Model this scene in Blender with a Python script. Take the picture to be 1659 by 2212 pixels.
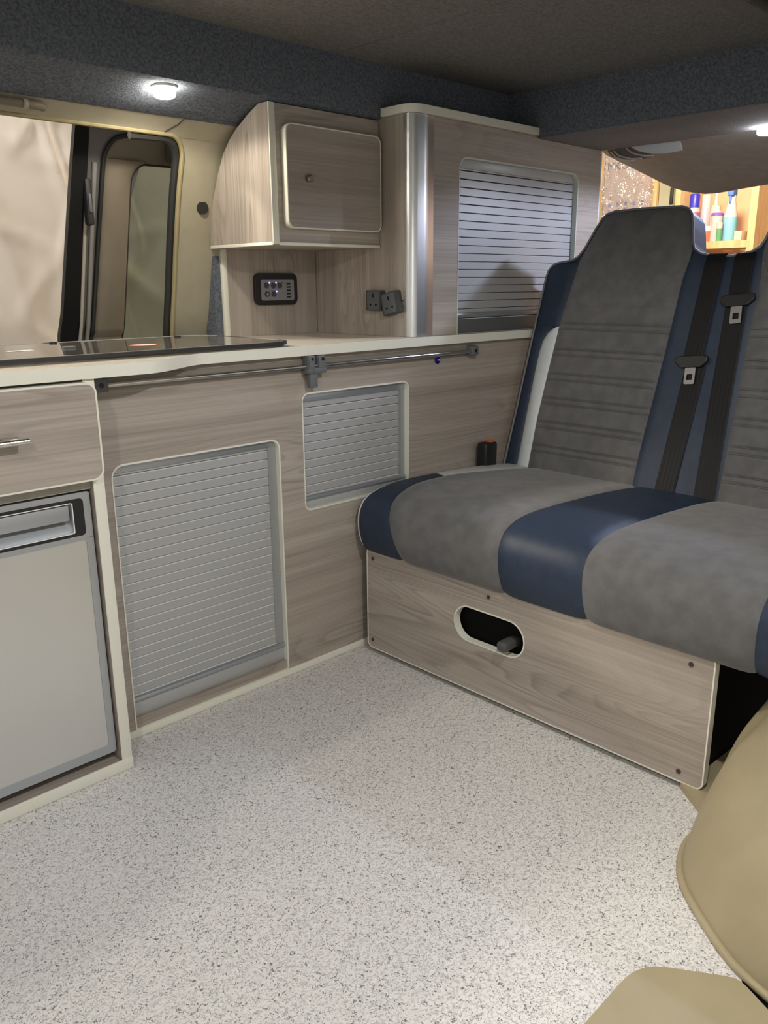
import bpy, bmesh, math, random
from mathutils import Vector, Matrix, noise
from mathutils.geometry import tessellate_polygon
random.seed(4)
for o in list(bpy.data.objects):
    bpy.data.objects.remove(o)
S = bpy.context.scene
COL = S.collection

# ------------------------------------------------------------------ camera
CAM_POS = Vector((-1.469, -1.605, 1.0))
YAW, PITCH, ROLL, FPX = 0.768726, 0.271148, -0.008101, 1769.37
fw = Vector((math.cos(PITCH)*math.sin(YAW), math.cos(PITCH)*math.cos(YAW), -math.sin(PITCH)))
rt = Vector((math.cos(YAW), -math.sin(YAW), 0))
up = rt.cross(fw)
rt2 = math.cos(ROLL)*rt + math.sin(ROLL)*up
up2 = -math.sin(ROLL)*rt + math.cos(ROLL)*up
cd = bpy.data.cameras.new('camera')
cam = bpy.data.objects.new('camera', cd)
COL.objects.link(cam)
cd.sensor_fit = 'HORIZONTAL'
cd.sensor_width = 36.0
cd.lens = 36.0*FPX/1659.0
cd.clip_start = 0.02
m = Matrix((rt2, up2, -fw)).transposed().to_4x4()
m.translation = CAM_POS
cam.matrix_world = m
S.camera = cam

# ------------------------------------------------------------------ world, view, lights
S.view_settings.view_transform = 'Standard'
S.view_settings.look = 'None'
S.view_settings.exposure = 1.42
S.view_settings.gamma = 1.0
S.view_settings.use_curve_mapping = False
W = bpy.data.worlds.new('garage_light')
S.world = W
W.use_nodes = True
bg = W.node_tree.nodes['Background']
bg.inputs['Color'].default_value = (1.0, 0.95, 0.89, 1)
bg.inputs['Strength'].default_value = 0.20

WARM = (1.0, 0.90, 0.76)
COOL = (0.68, 0.75, 1.0)
NEUT = (1.0, 0.985, 0.96)
# position, colour, watts, kind: LED downlights let into the ceiling beams
LAMPS = [
    ((-0.430, 0.155, 1.424), WARM, 2.6, 'seen_left'),
    ((1.075, -0.548, 1.424), COOL, 11.0, 'seen_cab'),
    ((-0.55, -1.22, 1.424), NEUT, 13.0, 'near_front'),
    ((-1.62, -1.22, 1.424), NEUT, 9.0, 'near_rear'),
    ((-1.62, 0.155, 1.424), WARM, 3.0, 'far_rear'),
]
GARAGE_FILL = [((-1.55, 1.22, 2.30), (1.0, 0.88, 0.74), 52.0),
          ((2.25, 0.25, 2.15), (1.0, 0.80, 0.58), 55.0)]  # lamps added out of view to brighten the sheet and the shelves

# ------------------------------------------------------------------ materials
MATS = {}
def new_mat(name):
    mt = bpy.data.materials.new(name)
    mt.use_nodes = True
    nt = mt.node_tree
    MATS[name] = mt
    return mt, nt, nt.nodes['Principled BSDF']
def setp(p, **k):
    names = dict(col='Base Color', rough='Roughness', metal='Metallic', spec='Specular IOR Level',
                 sheen='Sheen Weight', trans='Transmission Weight', coat='Coat Weight', alpha='Alpha', ior='IOR')
    for a, v in k.items():
        if a == 'col': v = (*v, 1)
        p.inputs[names[a]].default_value = v
def plain(name, col, rough=0.5, **k):
    mt, nt, p = new_mat(name)
    setp(p, col=col, rough=rough, **k)
    return mt
def N(nt, t, **k):
    n = nt.nodes.new(t)
    for a, v in k.items():
        if hasattr(n, a): setattr(n, a, v)
        else: n.inputs[a].default_value = v
    return n
def ramp(nt, pts, interp='LINEAR'):
    r = nt.nodes.new('ShaderNodeValToRGB')
    r.color_ramp.interpolation = interp
    while len(r.color_ramp.elements) < len(pts): r.color_ramp.elements.new(0.5)
    for e, (p, c) in zip(r.color_ramp.elements, pts):
        e.position = p
        e.color = (*c, 1) if len(c) == 3 else c
    return r
def noisy(name, c1, c2, scale, rough=0.6, detail=3, lo=0.35, hi=0.65, bump=0.0, bscale=None, stretch=(1,1,1), **k):
    mt, nt, p = new_mat(name)
    setp(p, rough=rough, **k)
    tc = N(nt, 'ShaderNodeTexCoord')
    mp = N(nt, 'ShaderNodeMapping'); mp.inputs['Scale'].default_value = stretch
    nt.links.new(tc.outputs['Object'], mp.inputs['Vector'])
    nz = N(nt, 'ShaderNodeTexNoise'); nz.inputs['Scale'].default_value = scale; nz.inputs['Detail'].default_value = detail
    nt.links.new(mp.outputs[0], nz.inputs['Vector'])
    r = ramp(nt, [(lo, c1), (hi, c2)])
    nt.links.new(nz.outputs['Fac'], r.inputs[0])
    nt.links.new(r.outputs[0], p.inputs['Base Color'])
    if bump:
        nb = N(nt, 'ShaderNodeTexNoise'); nb.inputs['Scale'].default_value = bscale or scale; nb.inputs['Detail'].default_value = 4
        nt.links.new(mp.outputs[0], nb.inputs['Vector'])
        b = N(nt, 'ShaderNodeBump'); b.inputs['Strength'].default_value = bump; b.inputs['Distance'].default_value = 0.003
        nt.links.new(nb.outputs['Fac'], b.inputs['Height'])
        nt.links.new(b.outputs[0], p.inputs['Normal'])
    return mt
def wood(name, axis, dark=(0.262, 0.221, 0.183), light=(0.475, 0.420, 0.362), off=(0, 0, 0)):
    mt, nt, p = new_mat(name)
    setp(p, rough=0.5, spec=0.35)
    tc = N(nt, 'ShaderNodeTexCoord')
    def mapped(sa, sc):
        mp = N(nt, 'ShaderNodeMapping')
        sv = [sc, sc, sc]; sv[axis] = sa
        mp.inputs['Scale'].default_value = sv
        mp.inputs['Location'].default_value = off
        nt.links.new(tc.outputs['Object'], mp.inputs['Vector'])
        return mp
    # cathedral figure: contour lines of a stretched noise field
    n1 = N(nt, 'ShaderNodeTexNoise'); n1.inputs['Scale'].default_value = 1.0; n1.inputs['Detail'].default_value = 1.5; n1.inputs['Distortion'].default_value = 0.35
    nt.links.new(mapped(0.75, 6.5).outputs[0], n1.inputs['Vector'])
    mu = N(nt, 'ShaderNodeMath', operation='MULTIPLY'); mu.inputs[1].default_value = 30.0
    nt.links.new(n1.outputs['Fac'], mu.inputs[0])
    fr = N(nt, 'ShaderNodeMath', operation='FRACT')
    nt.links.new(mu.outputs[0], fr.inputs[0])
    r1 = ramp(nt, [(0.0, (0.25,)*3), (0.12, (0.85,)*3), (0.6, (0.72,)*3), (1.0, (0.2,)*3)])
    nt.links.new(fr.outputs[0], r1.inputs[0])
    # fine pores
    n2 = N(nt, 'ShaderNodeTexNoise'); n2.inputs['Scale'].default_value = 1.0; n2.inputs['Detail'].default_value = 3.0
    nt.links.new(mapped(3.0, 230.0).outputs[0], n2.inputs['Vector'])
    # broad boards of different tone
    n3 = N(nt, 'ShaderNodeTexNoise'); n3.inputs['Scale'].default_value = 1.0; n3.inputs['Detail'].default_value = 2.0
    nt.links.new(mapped(0.45, 22.0).outputs[0], n3.inputs['Vector'])
    n4 = N(nt, 'ShaderNodeTexNoise'); n4.inputs['Scale'].default_value = 1.0; n4.inputs['Detail'].default_value = 0.5
    nt.links.new(mapped(1.1, 5.0).outputs[0], n4.inputs['Vector'])
    r4 = ramp(nt, [(0.44, (0.05,)*3), (0.60, (0.36,)*3)])
    nt.links.new(n4.outputs['Fac'], r4.inputs[0])
    sb_ = N(nt, 'ShaderNodeMath', operation='SUBTRACT'); sb_.inputs[1].default_value = 0.55
    nt.links.new(r1.outputs[0], sb_.inputs[0])
    a0 = N(nt, 'ShaderNodeMath', operation='MULTIPLY')
    nt.links.new(sb_.outputs[0], a0.inputs[0]); nt.links.new(r4.outputs[0], a0.inputs[1])
    a = N(nt, 'ShaderNodeMath', operation='ADD'); a.inputs[1].default_value = 0.08
    nt.links.new(a0.outputs[0], a.inputs[0])
    b = N(nt, 'ShaderNodeMath', operation='MULTIPLY_ADD'); b.inputs[1].default_value = 0.50
    nt.links.new(n2.outputs['Fac'], b.inputs[0]); nt.links.new(a.outputs[0], b.inputs[2])
    c = N(nt, 'ShaderNodeMath', operation='MULTIPLY_ADD'); c.inputs[1].default_value = 0.60
    nt.links.new(n3.outputs['Fac'], c.inputs[0]); nt.links.new(b.outputs[0], c.inputs[2])
    r = ramp(nt, [(0.36, dark), (0.86, light)])
    nt.links.new(c.outputs[0], r.inputs[0])
    nt.links.new(r.outputs[0], p.inputs['Base Color'])
    bp = N(nt, 'ShaderNodeBump'); bp.inputs['Strength'].default_value = 0.12; bp.inputs['Distance'].default_value = 0.001
    nt.links.new(n2.outputs['Fac'], bp.inputs['Height'])
    nt.links.new(bp.outputs[0], p.inputs['Normal'])
    return mt

woodX = wood('ash_laminate_along_van', 0, off=(0.3, 0.2, 0.6))
woodY = wood('ash_laminate_across_van', 1, off=(0.7, 1.4, 0.15))
woodZ = wood('ash_laminate_upright', 2, off=(1.3, 0.9, 0.4))
cream = plain('cream_edging', (0.80, 0.79, 0.68), 0.35)
worktop_m = noisy('cream_worktop', (0.66, 0.61, 0.52), (0.76, 0.71, 0.61), 60, 0.22, stretch=(1, 4, 1))
vinyl_grey = plain('grey_shutter_plastic', (0.44, 0.445, 0.445), 0.38, metal=0.15)
lip_m = plain('slat_lip_highlight', (0.92, 0.92, 0.90), 0.3, metal=0.0)  # slat lip coloured near white so its highlight line always shows
bar_m = plain('grey_shutter_handle_bar', (0.40, 0.43, 0.46), 0.3, metal=0.6)
alu = plain('brushed_aluminium', (0.70, 0.71, 0.71), 0.34, metal=1.0)
steel = plain('polished_steel', (0.72, 0.70, 0.66), 0.18, metal=1.0)
black = plain('black_plastic', (0.012, 0.012, 0.013), 0.45)
blackrub = plain('black_rubber', (0.018, 0.018, 0.017), 0.6)
darkin = plain('dark_recess', (0.006, 0.006, 0.006), 0.9, spec=0.1)
greyplas = plain('grey_plastic', (0.10, 0.11, 0.12), 0.5)
dkgrey = plain('charcoal_plastic', (0.05, 0.053, 0.055), 0.5)
felt = noisy('blue_grey_carpet_felt', (0.088, 0.099, 0.118), (0.160, 0.177, 0.205), 165, 0.95, detail=4, bump=0.5, bscale=260, spec=0.1)
feltc = noisy('grey_ceiling_felt', (0.16, 0.155, 0.145), (0.235, 0.228, 0.214), 150, 0.95, detail=4, bump=0.4, bscale=260, spec=0.1)
feltb = noisy('brown_grey_felt', (0.17, 0.16, 0.15), (0.24, 0.225, 0.212), 200, 0.95, detail=4, bump=0.4, bscale=260, spec=0.1)
wallcream = noisy('cream_van_trim', (0.345, 0.318, 0.232), (0.375, 0.345, 0.255), 20, 0.55)
beige = noisy('beige_moulded_plastic', (0.36, 0.305, 0.185), (0.40, 0.34, 0.21), 8, 0.5, bump=0.05, bscale=500)
cabliner = noisy('beige_cab_headliner', (0.27, 0.25, 0.225), (0.31, 0.285, 0.255), 30, 0.85)
suede = noisy('grey_suede', (0.118, 0.117, 0.116), (0.150, 0.148, 0.147), 26, 0.85, detail=6, lo=0.36, hi=0.62, bump=0.12, bscale=420, sheen=0.25, spec=0.2)
navy = noisy('navy_leatherette', (0.023, 0.036, 0.064), (0.028, 0.043, 0.074), 40, 0.48, bump=0.12, bscale=700, spec=0.35)
whitel = noisy('light_grey_leatherette', (0.62, 0.65, 0.65), (0.68, 0.71, 0.71), 40, 0.4, bump=0.1, bscale=700)
webm = plain('black_belt_webbing', (0.010, 0.010, 0.011), 0.5, spec=0.25)
stitch = plain('stitching', (0.16, 0.155, 0.15), 0.7)
pale_metal = plain('silver_fridge_frame', (0.44, 0.46, 0.48), 0.35, metal=0.55)
fridge_m = plain('silver_fridge_door', (0.70, 0.70, 0.675), 0.36, metal=0.75)
white_m = plain('white_plastic', (0.75, 0.75, 0.73), 0.4)
pine = noisy('pine_boards', (0.52, 0.35, 0.17), (0.66, 0.47, 0.25), 6, 0.6, stretch=(6, 6, 0.8))
garwall = noisy('garage_wall_paint', (0.70, 0.46, 0.29), (0.74, 0.50, 0.32), 3, 0.8)
greyboard = noisy('grey_green_board', (0.30, 0.29, 0.20), (0.37, 0.36, 0.26), 5, 0.7)
sheet_m = noisy('white_plastic_sheet', (0.70, 0.68, 0.64), (0.78, 0.76, 0.72), 4, 0.45)
redm = plain('red_orange_plastic', (0.75, 0.12, 0.05), 0.4)
def emis(name, col, st):
    mt, nt, p = new_mat(name)
    p.inputs['Base Color'].default_value = (*col, 1)
    p.inputs['Emission Color'].default_value = (*col, 1)
    p.inputs['Emission Strength'].default_value = st
    return mt
led_warm = emis('warm_led_lens', (1.0, 0.93, 0.80), 30)
led_cool = emis('cool_led_lens', (0.85, 0.90, 1.0), 30)
led_blue = emis('blue_led', (0.02, 0.02, 1.0), 2.2)
led_violet = emis('violet_led', (0.22, 0.18, 1.0), 2.5)
# hob glass lid
glass_m, nt_, p_ = new_mat('smoked_glass_lid')
setp(p_, col=(0.50, 0.47, 0.42), rough=0.03, trans=0.85, ior=1.5)
# door pane: tinted glass, thin
pane_m, nt, p = new_mat('green_tinted_pane')
tr = N(nt, 'ShaderNodeBsdfTransparent'); tr.inputs['Color'].default_value = (0.27, 0.305, 0.265, 1)
gl = N(nt, 'ShaderNodeBsdfGlossy'); gl.inputs['Roughness'].default_value = 0.03
mx = N(nt, 'ShaderNodeMixShader'); mx.inputs[0].default_value = 0.06
nt.links.new(tr.outputs[0], mx.inputs[1]); nt.links.new(gl.outputs[0], mx.inputs[2])
nt.links.new(mx.outputs[0], nt.nodes['Material Output'].inputs['Surface'])
# clear wrinkled sleeve over the wall chart
sleeve_m, nt, p = new_mat('clear_wrinkled_film')
tr = N(nt, 'ShaderNodeBsdfTransparent'); gl = N(nt, 'ShaderNodeBsdfGlossy'); gl.inputs['Roughness'].default_value = 0.16
tc = N(nt, 'ShaderNodeTexCoord'); nz = N(nt, 'ShaderNodeTexNoise'); nz.inputs['Scale'].default_value = 16; nz.inputs['Detail'].default_value = 3
nt.links.new(tc.outputs['Object'], nz.inputs['Vector'])
bp = N(nt, 'ShaderNodeBump'); bp.inputs['Strength'].default_value = 1.0; bp.inputs['Distance'].default_value = 0.05
nt.links.new(nz.outputs['Fac'], bp.inputs['Height']); nt.links.new(bp.outputs[0], gl.inputs['Normal'])
mx = N(nt, 'ShaderNodeMixShader'); mx.inputs[0].default_value = 0.40
nt.links.new(tr.outputs[0], mx.inputs[1]); nt.links.new(gl.outputs[0], mx.inputs[2])
nt.links.new(mx.outputs[0], nt.nodes['Material Output'].inputs['Surface'])
# speckled safety vinyl
floor_m, nt, p = new_mat('speckled_grey_vinyl')
setp(p, rough=0.38, spec=0.4)
tc = N(nt, 'ShaderNodeTexCoord')
def sp(scale, det, dist=0.0):
    n = N(nt, 'ShaderNodeTexNoise'); n.inputs['Scale'].default_value = scale; n.inputs['Detail'].default_value = det; n.inputs['Distortion'].default_value = dist
    nt.links.new(tc.outputs['Object'], n.inputs['Vector']); return n
fa = ramp(nt, [(0.0, (0.64, 0.63, 0.605)), (0.5, (0.80, 0.78, 0.745)), (1.0, (0.87, 0.85, 0.81))])
nt.links.new(sp(55, 3).outputs['Fac'], fa.inputs[0])
ra = ramp(nt, [(0.50, (0, 0, 0)), (0.60, (1, 1, 1))]); nt.links.new(sp(215, 2, 1.0).outputs['Fac'], ra.inputs[0])
rb = ramp(nt, [(0.60, (0, 0, 0)), (0.645, (1, 1, 1))]); nt.links.new(sp(185, 2, 1.6).outputs['Fac'], rb.inputs[0])
m1 = N(nt, 'ShaderNodeMixRGB'); m1.inputs[2].default_value = (0.56, 0.545, 0.53, 1)
nt.links.new(ra.outputs[0], m1.inputs[0]); nt.links.new(fa.outputs[0], m1.inputs[1])
m2 = N(nt, 'ShaderNodeMixRGB'); m2.inputs[2].default_value = (0.165, 0.16, 0.16, 1)
nt.links.new(rb.outputs[0], m2.inputs[0]); nt.links.new(m1.outputs[0], m2.inputs[1])
nt.links.new(m2.outputs[0], p.inputs['Base Color'])

# ------------------------------------------------------------------ helpers
def link(o, parent=None):
    COL.objects.link(o)
    if parent is not None:
        o.parent = parent
        o.matrix_parent_inverse = WM(parent).inverted()
    return o
def WM(o):
    mtx = o.matrix_basis.copy()
    if o.parent is not None:
        mtx = WM(o.parent) @ o.matrix_parent_inverse @ mtx
    return mtx
def mesh(name, verts, faces, mat, parent=None, smooth=False, mi=None, recalc=True, bevel=0.0, seg=2):
    me = bpy.data.meshes.new(name)
    me.from_pydata([tuple(v) for v in verts], [], faces)
    mats = mat if isinstance(mat, (list, tuple)) else [mat]
    for x in mats: me.materials.append(x)
    if mi:
        for pl, i in zip(me.polygons, mi): pl.material_index = i
    bm = bmesh.new(); bm.from_mesh(me)
    if recalc: bmesh.ops.recalc_face_normals(bm, faces=bm.faces)
    if bevel:
        es = [e for e in bm.edges if len(e.link_faces) == 2 and e.calc_face_angle(0) > 0.6]
        bmesh.ops.bevel(bm, geom=es, offset=bevel, segments=seg, profile=0.5, affect='EDGES')
    if smooth:
        for f in bm.faces: f.smooth = True
    bm.to_mesh(me); bm.free()
    if smooth and smooth != 'all':
        try: me.set_sharp_from_angle(angle=math.radians(40))
        except Exception: pass
    return link(bpy.data.objects.new(name, me), parent)
def boxdata(x0, x1, y0, y1, z0, z1):
    v = [(x, y, z) for x in (x0, x1) for y in (y0, y1) for z in (z0, z1)]
    f = [(0, 1, 3, 2), (4, 6, 7, 5), (0, 4, 5, 1), (2, 3, 7, 6), (0, 2, 6, 4), (1, 5, 7, 3)]
    return v, f
def box(name, x0, x1, y0, y1, z0, z1, mat, parent=None, bevel=0.0, seg=2):
    v, f = boxdata(x0, x1, y0, y1, z0, z1)
    return mesh(name, v, f, mat, parent, smooth=bool(bevel), bevel=bevel, seg=seg)
def rrect(u0, v0, u1, v1, r, n=6):
    rs = r if isinstance(r, (list, tuple)) else [r]*4          # corners: low-low, high-low, high-high, low-high
    pts = []
    for (cx, cy, a0), rr in zip([(u0, v0, 180), (u1, v0, 270), (u1, v1, 0), (u0, v1, 90)], rs):
        sx = 1 if cx == u0 else -1
        sy = 1 if cy == v0 else -1
        rr = max(rr, 1e-5)
        for k in range(n+1):
            a = math.radians(a0 + 90*k/n)
            pts.append((cx + sx*rr + rr*math.cos(a), cy + sy*rr + rr*math.sin(a)))
    return pts
FY = lambda y0: (lambda u, v, d: (u, y0 + d, v))      # a face looking towards -y
FX = lambda x0: (lambda u, v, d: (x0 + d, u, v))      # a face looking towards -x
FZ = lambda z0: (lambda u, v, d: (u, v, z0 - d))      # a face looking up
def plate(name, outer, holes, mp, t, mat, parent=None, d0=0.0, edge=None):
    loops = [outer] + list(holes)
    flat = [p for l in loops for p in l]
    tris = tessellate_polygon([[Vector((p[0], p[1], 0)) for p in l] for l in loops])
    n = len(flat)
    v = [mp(p[0], p[1], d0) for p in flat] + [mp(p[0], p[1], d0 + t) for p in flat]
    f = [tuple(t_) for t_ in tris] + [tuple(i + n for i in reversed(t_)) for t_ in tris]
    mi = [0]*len(f)
    s = 0
    for l in loops:
        k = len(l)
        for i in range(k):
            a, b = s + i, s + (i+1) % k
            f.append((a, b, b + n, a + n)); mi.append(1 if edge else 0)
        s += k
    return mesh(name, v, f, [mat, edge] if edge else mat, parent, mi=mi)
def ring(name, outer, inner, mp, d0, d1, mat, parent=None, closed=True):
    n = len(outer)
    v = [mp(*p, d0) for p in outer] + [mp(*p, d0) for p in inner] + [mp(*p, d1) for p in inner] + [mp(*p, d1) for p in outer]
    f = []
    for i in range(n if closed else n-1):
        j = (i+1) % n
        for k in range(4):
            k2 = (k+1) % 4
            f.append((k*n+i, k*n+j, k2*n+j, k2*n+i))
    if not closed:
        f.append((0, n, 2*n, 3*n)); f.append((n-1, 2*n-1, 3*n-1, 4*n-1))
    return mesh(name, v, f, mat, parent)
def tube(name, path, r, mat, parent=None, n=8, closed=False):
    path = [Vector(p) for p in path]
    v, f = [], []
    k = len(path)
    prevx = None
    for i, p in enumerate(path):
        a = path[(i-1) % k] if (closed or i > 0) else p
        b = path[(i+1) % k] if (closed or i < k-1) else p
        t = (b - a).normalized()
        x = prevx - t*prevx.dot(t) if prevx is not None else t.orthogonal()
        x.normalize(); prevx = x
        y = t.cross(x)
        rr = r(i/(k-1)) if callable(r) else r
        for j in range(n):
            an = 2*math.pi*j/n
            v.append(p + x*rr*math.cos(an) + y*rr*math.sin(an))
    for i in range(k if closed else k-1):
        for j in range(n):
            f.append((i*n+j, i*n+(j+1) % n, ((i+1) % k)*n+(j+1) % n, ((i+1) % k)*n+j))
    if not closed:
        f.append(tuple(range(n))); f.append(tuple((k-1)*n+j for j in range(n)))
    return mesh(name, v, f, mat, parent, smooth=True)
def cyl(name, p0, p1, r, mat, parent=None, n=16):
    return tube(name, [p0, p1], r, mat, parent, n)
def lathe(name, prof, loc, mat, parent=None, n=16, mi=None):
    v, f, ids = [], [], []
    for (r, z) in prof:
        for j in range(n):
            a = 2*math.pi*j/n
            v.append((loc[0]+r*math.cos(a), loc[1]+r*math.sin(a), loc[2]+z))
    for i in range(len(prof)-1):
        for j in range(n):
            f.append((i*n+j, i*n+(j+1) % n, (i+1)*n+(j+1) % n, (i+1)*n+j)); ids.append(mi[i] if mi else 0)
    f.append(tuple(range(n))); ids.append(0)
    f.append(tuple((len(prof)-1)*n+j for j in range(n))); ids.append(mi[-1] if mi else 0)
    return mesh(name, v, f, mat, parent, smooth=True, mi=ids)
def thing(name, label, cat, loc, group=None):
    o = bpy.data.objects.new(name, None)
    o.empty_display_size = 0.05
    o.location = loc
    COL.objects.link(o)
    return tag(o, label, cat, group)
def tag(o, label, cat, group=None):
    o['label'] = label; o['category'] = cat
    if group: o['group'] = group
    return o
def struct(o, label=None):
    o['kind'] = 'structure'
    if label: o['label'] = label
    return o
def interp(tab, x):
    if x <= tab[0][0]: return tab[0][1]
    for (a, b), (c, d) in zip(tab, tab[1:]):
        if x <= c:
            t = (x-a)/(c-a)
            return b + (d-b)*t
    return tab[-1][1]
def smoothtab(pts, n=8):
    """Catmull-Rom through a list of tuples"""
    out = []
    P = [Vector(p) for p in pts]
    for i in range(len(P)-1):
        p0 = P[max(i-1, 0)]; p1 = P[i]; p2 = P[i+1]; p3 = P[min(i+2, len(P)-1)]
        for k in range(n):
            t = k/n
            out.append(0.5*((2*p1) + (p2-p0)*t + (2*p0-5*p1+4*p2-p3)*t*t + (3*p1-p0-3*p2+p3)*t**3))
    out.append(P[-1])
    return out
def grid(name, rows, mat, parent=None, smooth='all', closed=False):
    nr, nc = len(rows), len(rows[0])
    v = [p for r in rows for p in r]
    f = []
    for i in range(nr-1):
        for j in range(nc if closed else nc-1):
            j2 = (j+1) % nc
            f.append((i*nc+j, i*nc+j2, (i+1)*nc+j2, (i+1)*nc+j))
    return mesh(name, v, f, mat, parent, smooth=smooth)

# ================================================================== STRUCTURE
WT, WB = 0.858, 0.834                                  # worktop top and bottom
WALLP = [(0.0, 0.50), (0.80, 0.478), (0.875, 0.463), (1.0, 0.432), (1.11, 0.408), (1.22, 0.380), (1.30, 0.354), (1.34, 0.332), (1.365, 0.305), (1.389, 0.262), (1.434, 0.160)]
WALLS = [(v.x, v.y) for v in smoothtab(WALLP, 6)]
wally = lambda z: interp(WALLS, z)

fl = plate('floor', [(-2.6, -1.28), (-0.46, -1.28), (-0.415, -1.266), (-0.37, -1.25), (-0.30, -1.17), (-0.19, -1.09), (-0.10, -1.065), (-0.0, -0.97), (1.2, -0.97), (1.2, 0.44), (-2.6, 0.44)], [], FZ(0.0), 0.02, floor_m)
struct(fl, 'speckled pale grey vinyl floor of the camper van')
cf = box('floor', 0.0, 3.0, -1.5, 0.44, -0.06, -0.021, blackrub)
struct(cf, 'black cab floor behind the bench')
gf = box('floor', -4.0, 4.5, -4.0, 2.6, -0.45, -0.40, plain('garage_concrete', (0.25, 0.24, 0.22), 0.8))
struct(gf, 'concrete floor of the garage')

# curved cream side wall with the side door opening
zs = [0.0, 0.4, 0.8] + [0.8 + i*(1.305-0.8)/14 for i in range(1, 15)]
rows = []
XR = 1.12
for z in zs:
    x0 = -0.283
    rows.append([(x0 + (XR-x0)*k/10, wally(z), z) for k in range(11)])
for i in range(1, 9):
    a = math.radians(90*i/8)
    z = 1.305 + 0.05*math.sin(a)
    x0 = -0.283 - 0.05*(1-math.cos(a))
    rows.append([(x0 + (XR-x0)*k/10, wally(z), z) for k in range(11)])
wl = grid('wall_left', rows, wallcream)
struct(wl, 'cream curved side wall with the side door opening')
wl2 = grid('upper_trim', [[(x, wally(z) - 0.002, z) for x in (-2.6, -1.5, -0.8, -0.333, -0.1, 0.5, XR)] for z in (1.353, 1.362, 1.370, 1.380, 1.389)], wallcream, wl)
edge = [(-2.6, 1.355), (-0.34, 1.355)] + [(-0.333 + 0.05*math.sin(math.radians(a)), 1.305 + 0.05*math.cos(math.radians(a))) for a in range(10, 91, 10)] + [(-0.283, z) for z in (1.25, 1.2, 1.1, 1.0, 0.9, 0.8)]
tube('opening_lip', [(x+0.004, wally(z)-0.002, z+0.002) for x, z in edge], 0.006, noisy('ochre_trim_lip', (0.30, 0.255, 0.135), (0.33, 0.28, 0.15), 20, 0.5), wl)
tube('opening_seal', [(x-0.007, wally(z)+0.012, z-0.006) for x, z in [(-0.42, 1.353)] + edge[1:]], 0.010, blackrub, wl)
cyl('trim_plug', (-0.205, wally(1.199)-0.004, 1.199), (-0.205, wally(1.199)+0.01, 1.199), 0.0165, blackrub, wl, 24)
tube('trim_joint', [(-0.315, wally(1.388)-0.003, 1.388), (-0.322, wally(1.375)-0.003, 1.375), (-0.345, wally(1.36)-0.003, 1.36)], 0.0012, blackrub, wl, 6)
fs = box('trim_1', -0.165, -0.142, 0.415, 0.46, WT, 1.10, felt)
struct(fs, 'narrow strip of blue grey felt beside the splashback')

# ceiling: felt board, side beam, cross beam
BX, BY, BZ, CZ = 0.735, 0.108, 1.424, 1.556
ce = box('ceiling', -2.6, 0.032, -0.722, 0.30, CZ, CZ+0.02, feltc)
struct(ce, 'grey felt ceiling board with a joint across it')
box('ceiling_panel', 0.036, BX+0.02, -0.722, 0.30, CZ, CZ+0.02, feltc, ce)
box('edge_roll', -2.6, BX+0.01, -0.768, -0.722, CZ-0.008, CZ+0.02, feltb, ce, bevel=0.008)
rf = box('ceiling', -2.6, 1.15, -1.50, 0.40, 1.80, 1.82, felt)
struct(rf, 'dark felt underside of the raised roof')
rf2 = box('wall_roof', 0.757, 0.777, -1.5, 0.40, 1.577, 1.80, felt)
struct(rf2, 'dark felt end wall of the raised roof')
# side beam: inner face, rounded lower edge, underside running back to the wall
prof = [(BY, CZ+0.02), (BY, 1.50), (BY, BZ+0.016), (BY+0.004, BZ+0.006), (BY+0.014, BZ+0.001), (BY+0.03, BZ+0.001), (0.18, BZ-0.004), (0.225, 1.406), (0.262, 1.386), (0.30, 1.386), (0.30, CZ+0.02)]
rows = [[(x, y, z) for (y, z) in prof] for x in (-2.6, -1.5, -0.5, 0.2, XR)]
sb = grid('trim_2', rows, felt, smooth=True, closed=True)
struct(sb, 'blue grey felt beam along the window side of the roof opening')
prof = [(BX, CZ+0.02), (BX, BZ+0.012), (BX+0.004, BZ+0.004), (BX+0.012, BZ), (1.10, BZ), (1.108, BZ+0.008), (1.108, CZ+0.02)]
v, f = [], []
cb = grid('trim_3', [[(x, y, z) for (x, z) in prof] for y in (0.30, 0.0, -0.6, -1.5)], felt, smooth=True, closed=True)
struct(cb, 'dark felt cross beam above the bench')
box('underside_lining', BX+0.012, 1.10, -1.5, -0.002, BZ-0.003, BZ+0.004, feltb, cb)
rb = box('trim_4', -2.6, 1.1, -1.50, -1.13, BZ, 1.80, felt)
struct(rb, 'felt beam over the near side door')

# side door slid open outside the wall
DO = 0.125
DOORP = [(v.x, v.y) for v in smoothtab([(0.0, 0.50), (0.80, 0.478), (0.875, 0.463), (1.0, 0.432), (1.22, 0.378), (1.34, 0.346), (1.45, 0.312)], 6)]
dy = lambda z: interp(DOORP, z) + DO
def dstrip(name, xa, xb, z0, z1, mat, par, dd=0.0, n=16, th=0.02):
    rows = []
    for i in range(n+1):
        z = z0 + (z1-z0)*i/n
        a = xa(z) if callable(xa) else xa
        b = xb(z) if callable(xb) else xb
        rows.append([(a, dy(z)+dd, z), (b, dy(z)+dd, z), (b, dy(z)+dd+th, z), (a, dy(z)+dd+th, z)])
    return grid(name, rows, mat, par, smooth=True, closed=True)
door = bpy.data.objects.new('door_1', None); door.location = (-0.4, 0.6, 0.0); COL.objects.link(door)
struct(door, 'side door slid open behind the wall with a green tinted window')
xl = lambda a, b: (lambda z: a + (b-a)*(z-0.86)/(1.39-0.86))
Z0, Z1 = 0.55, 1.42
darkrub = plain('matt_black_seal', (0.008, 0.008, 0.008), 0.8, spec=0.2)
dstrip('edge_seal', xl(-0.537, -0.500), xl(-0.484, -0.464), Z0, Z1, darkrub, door, -0.004, th=0.018)
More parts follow.
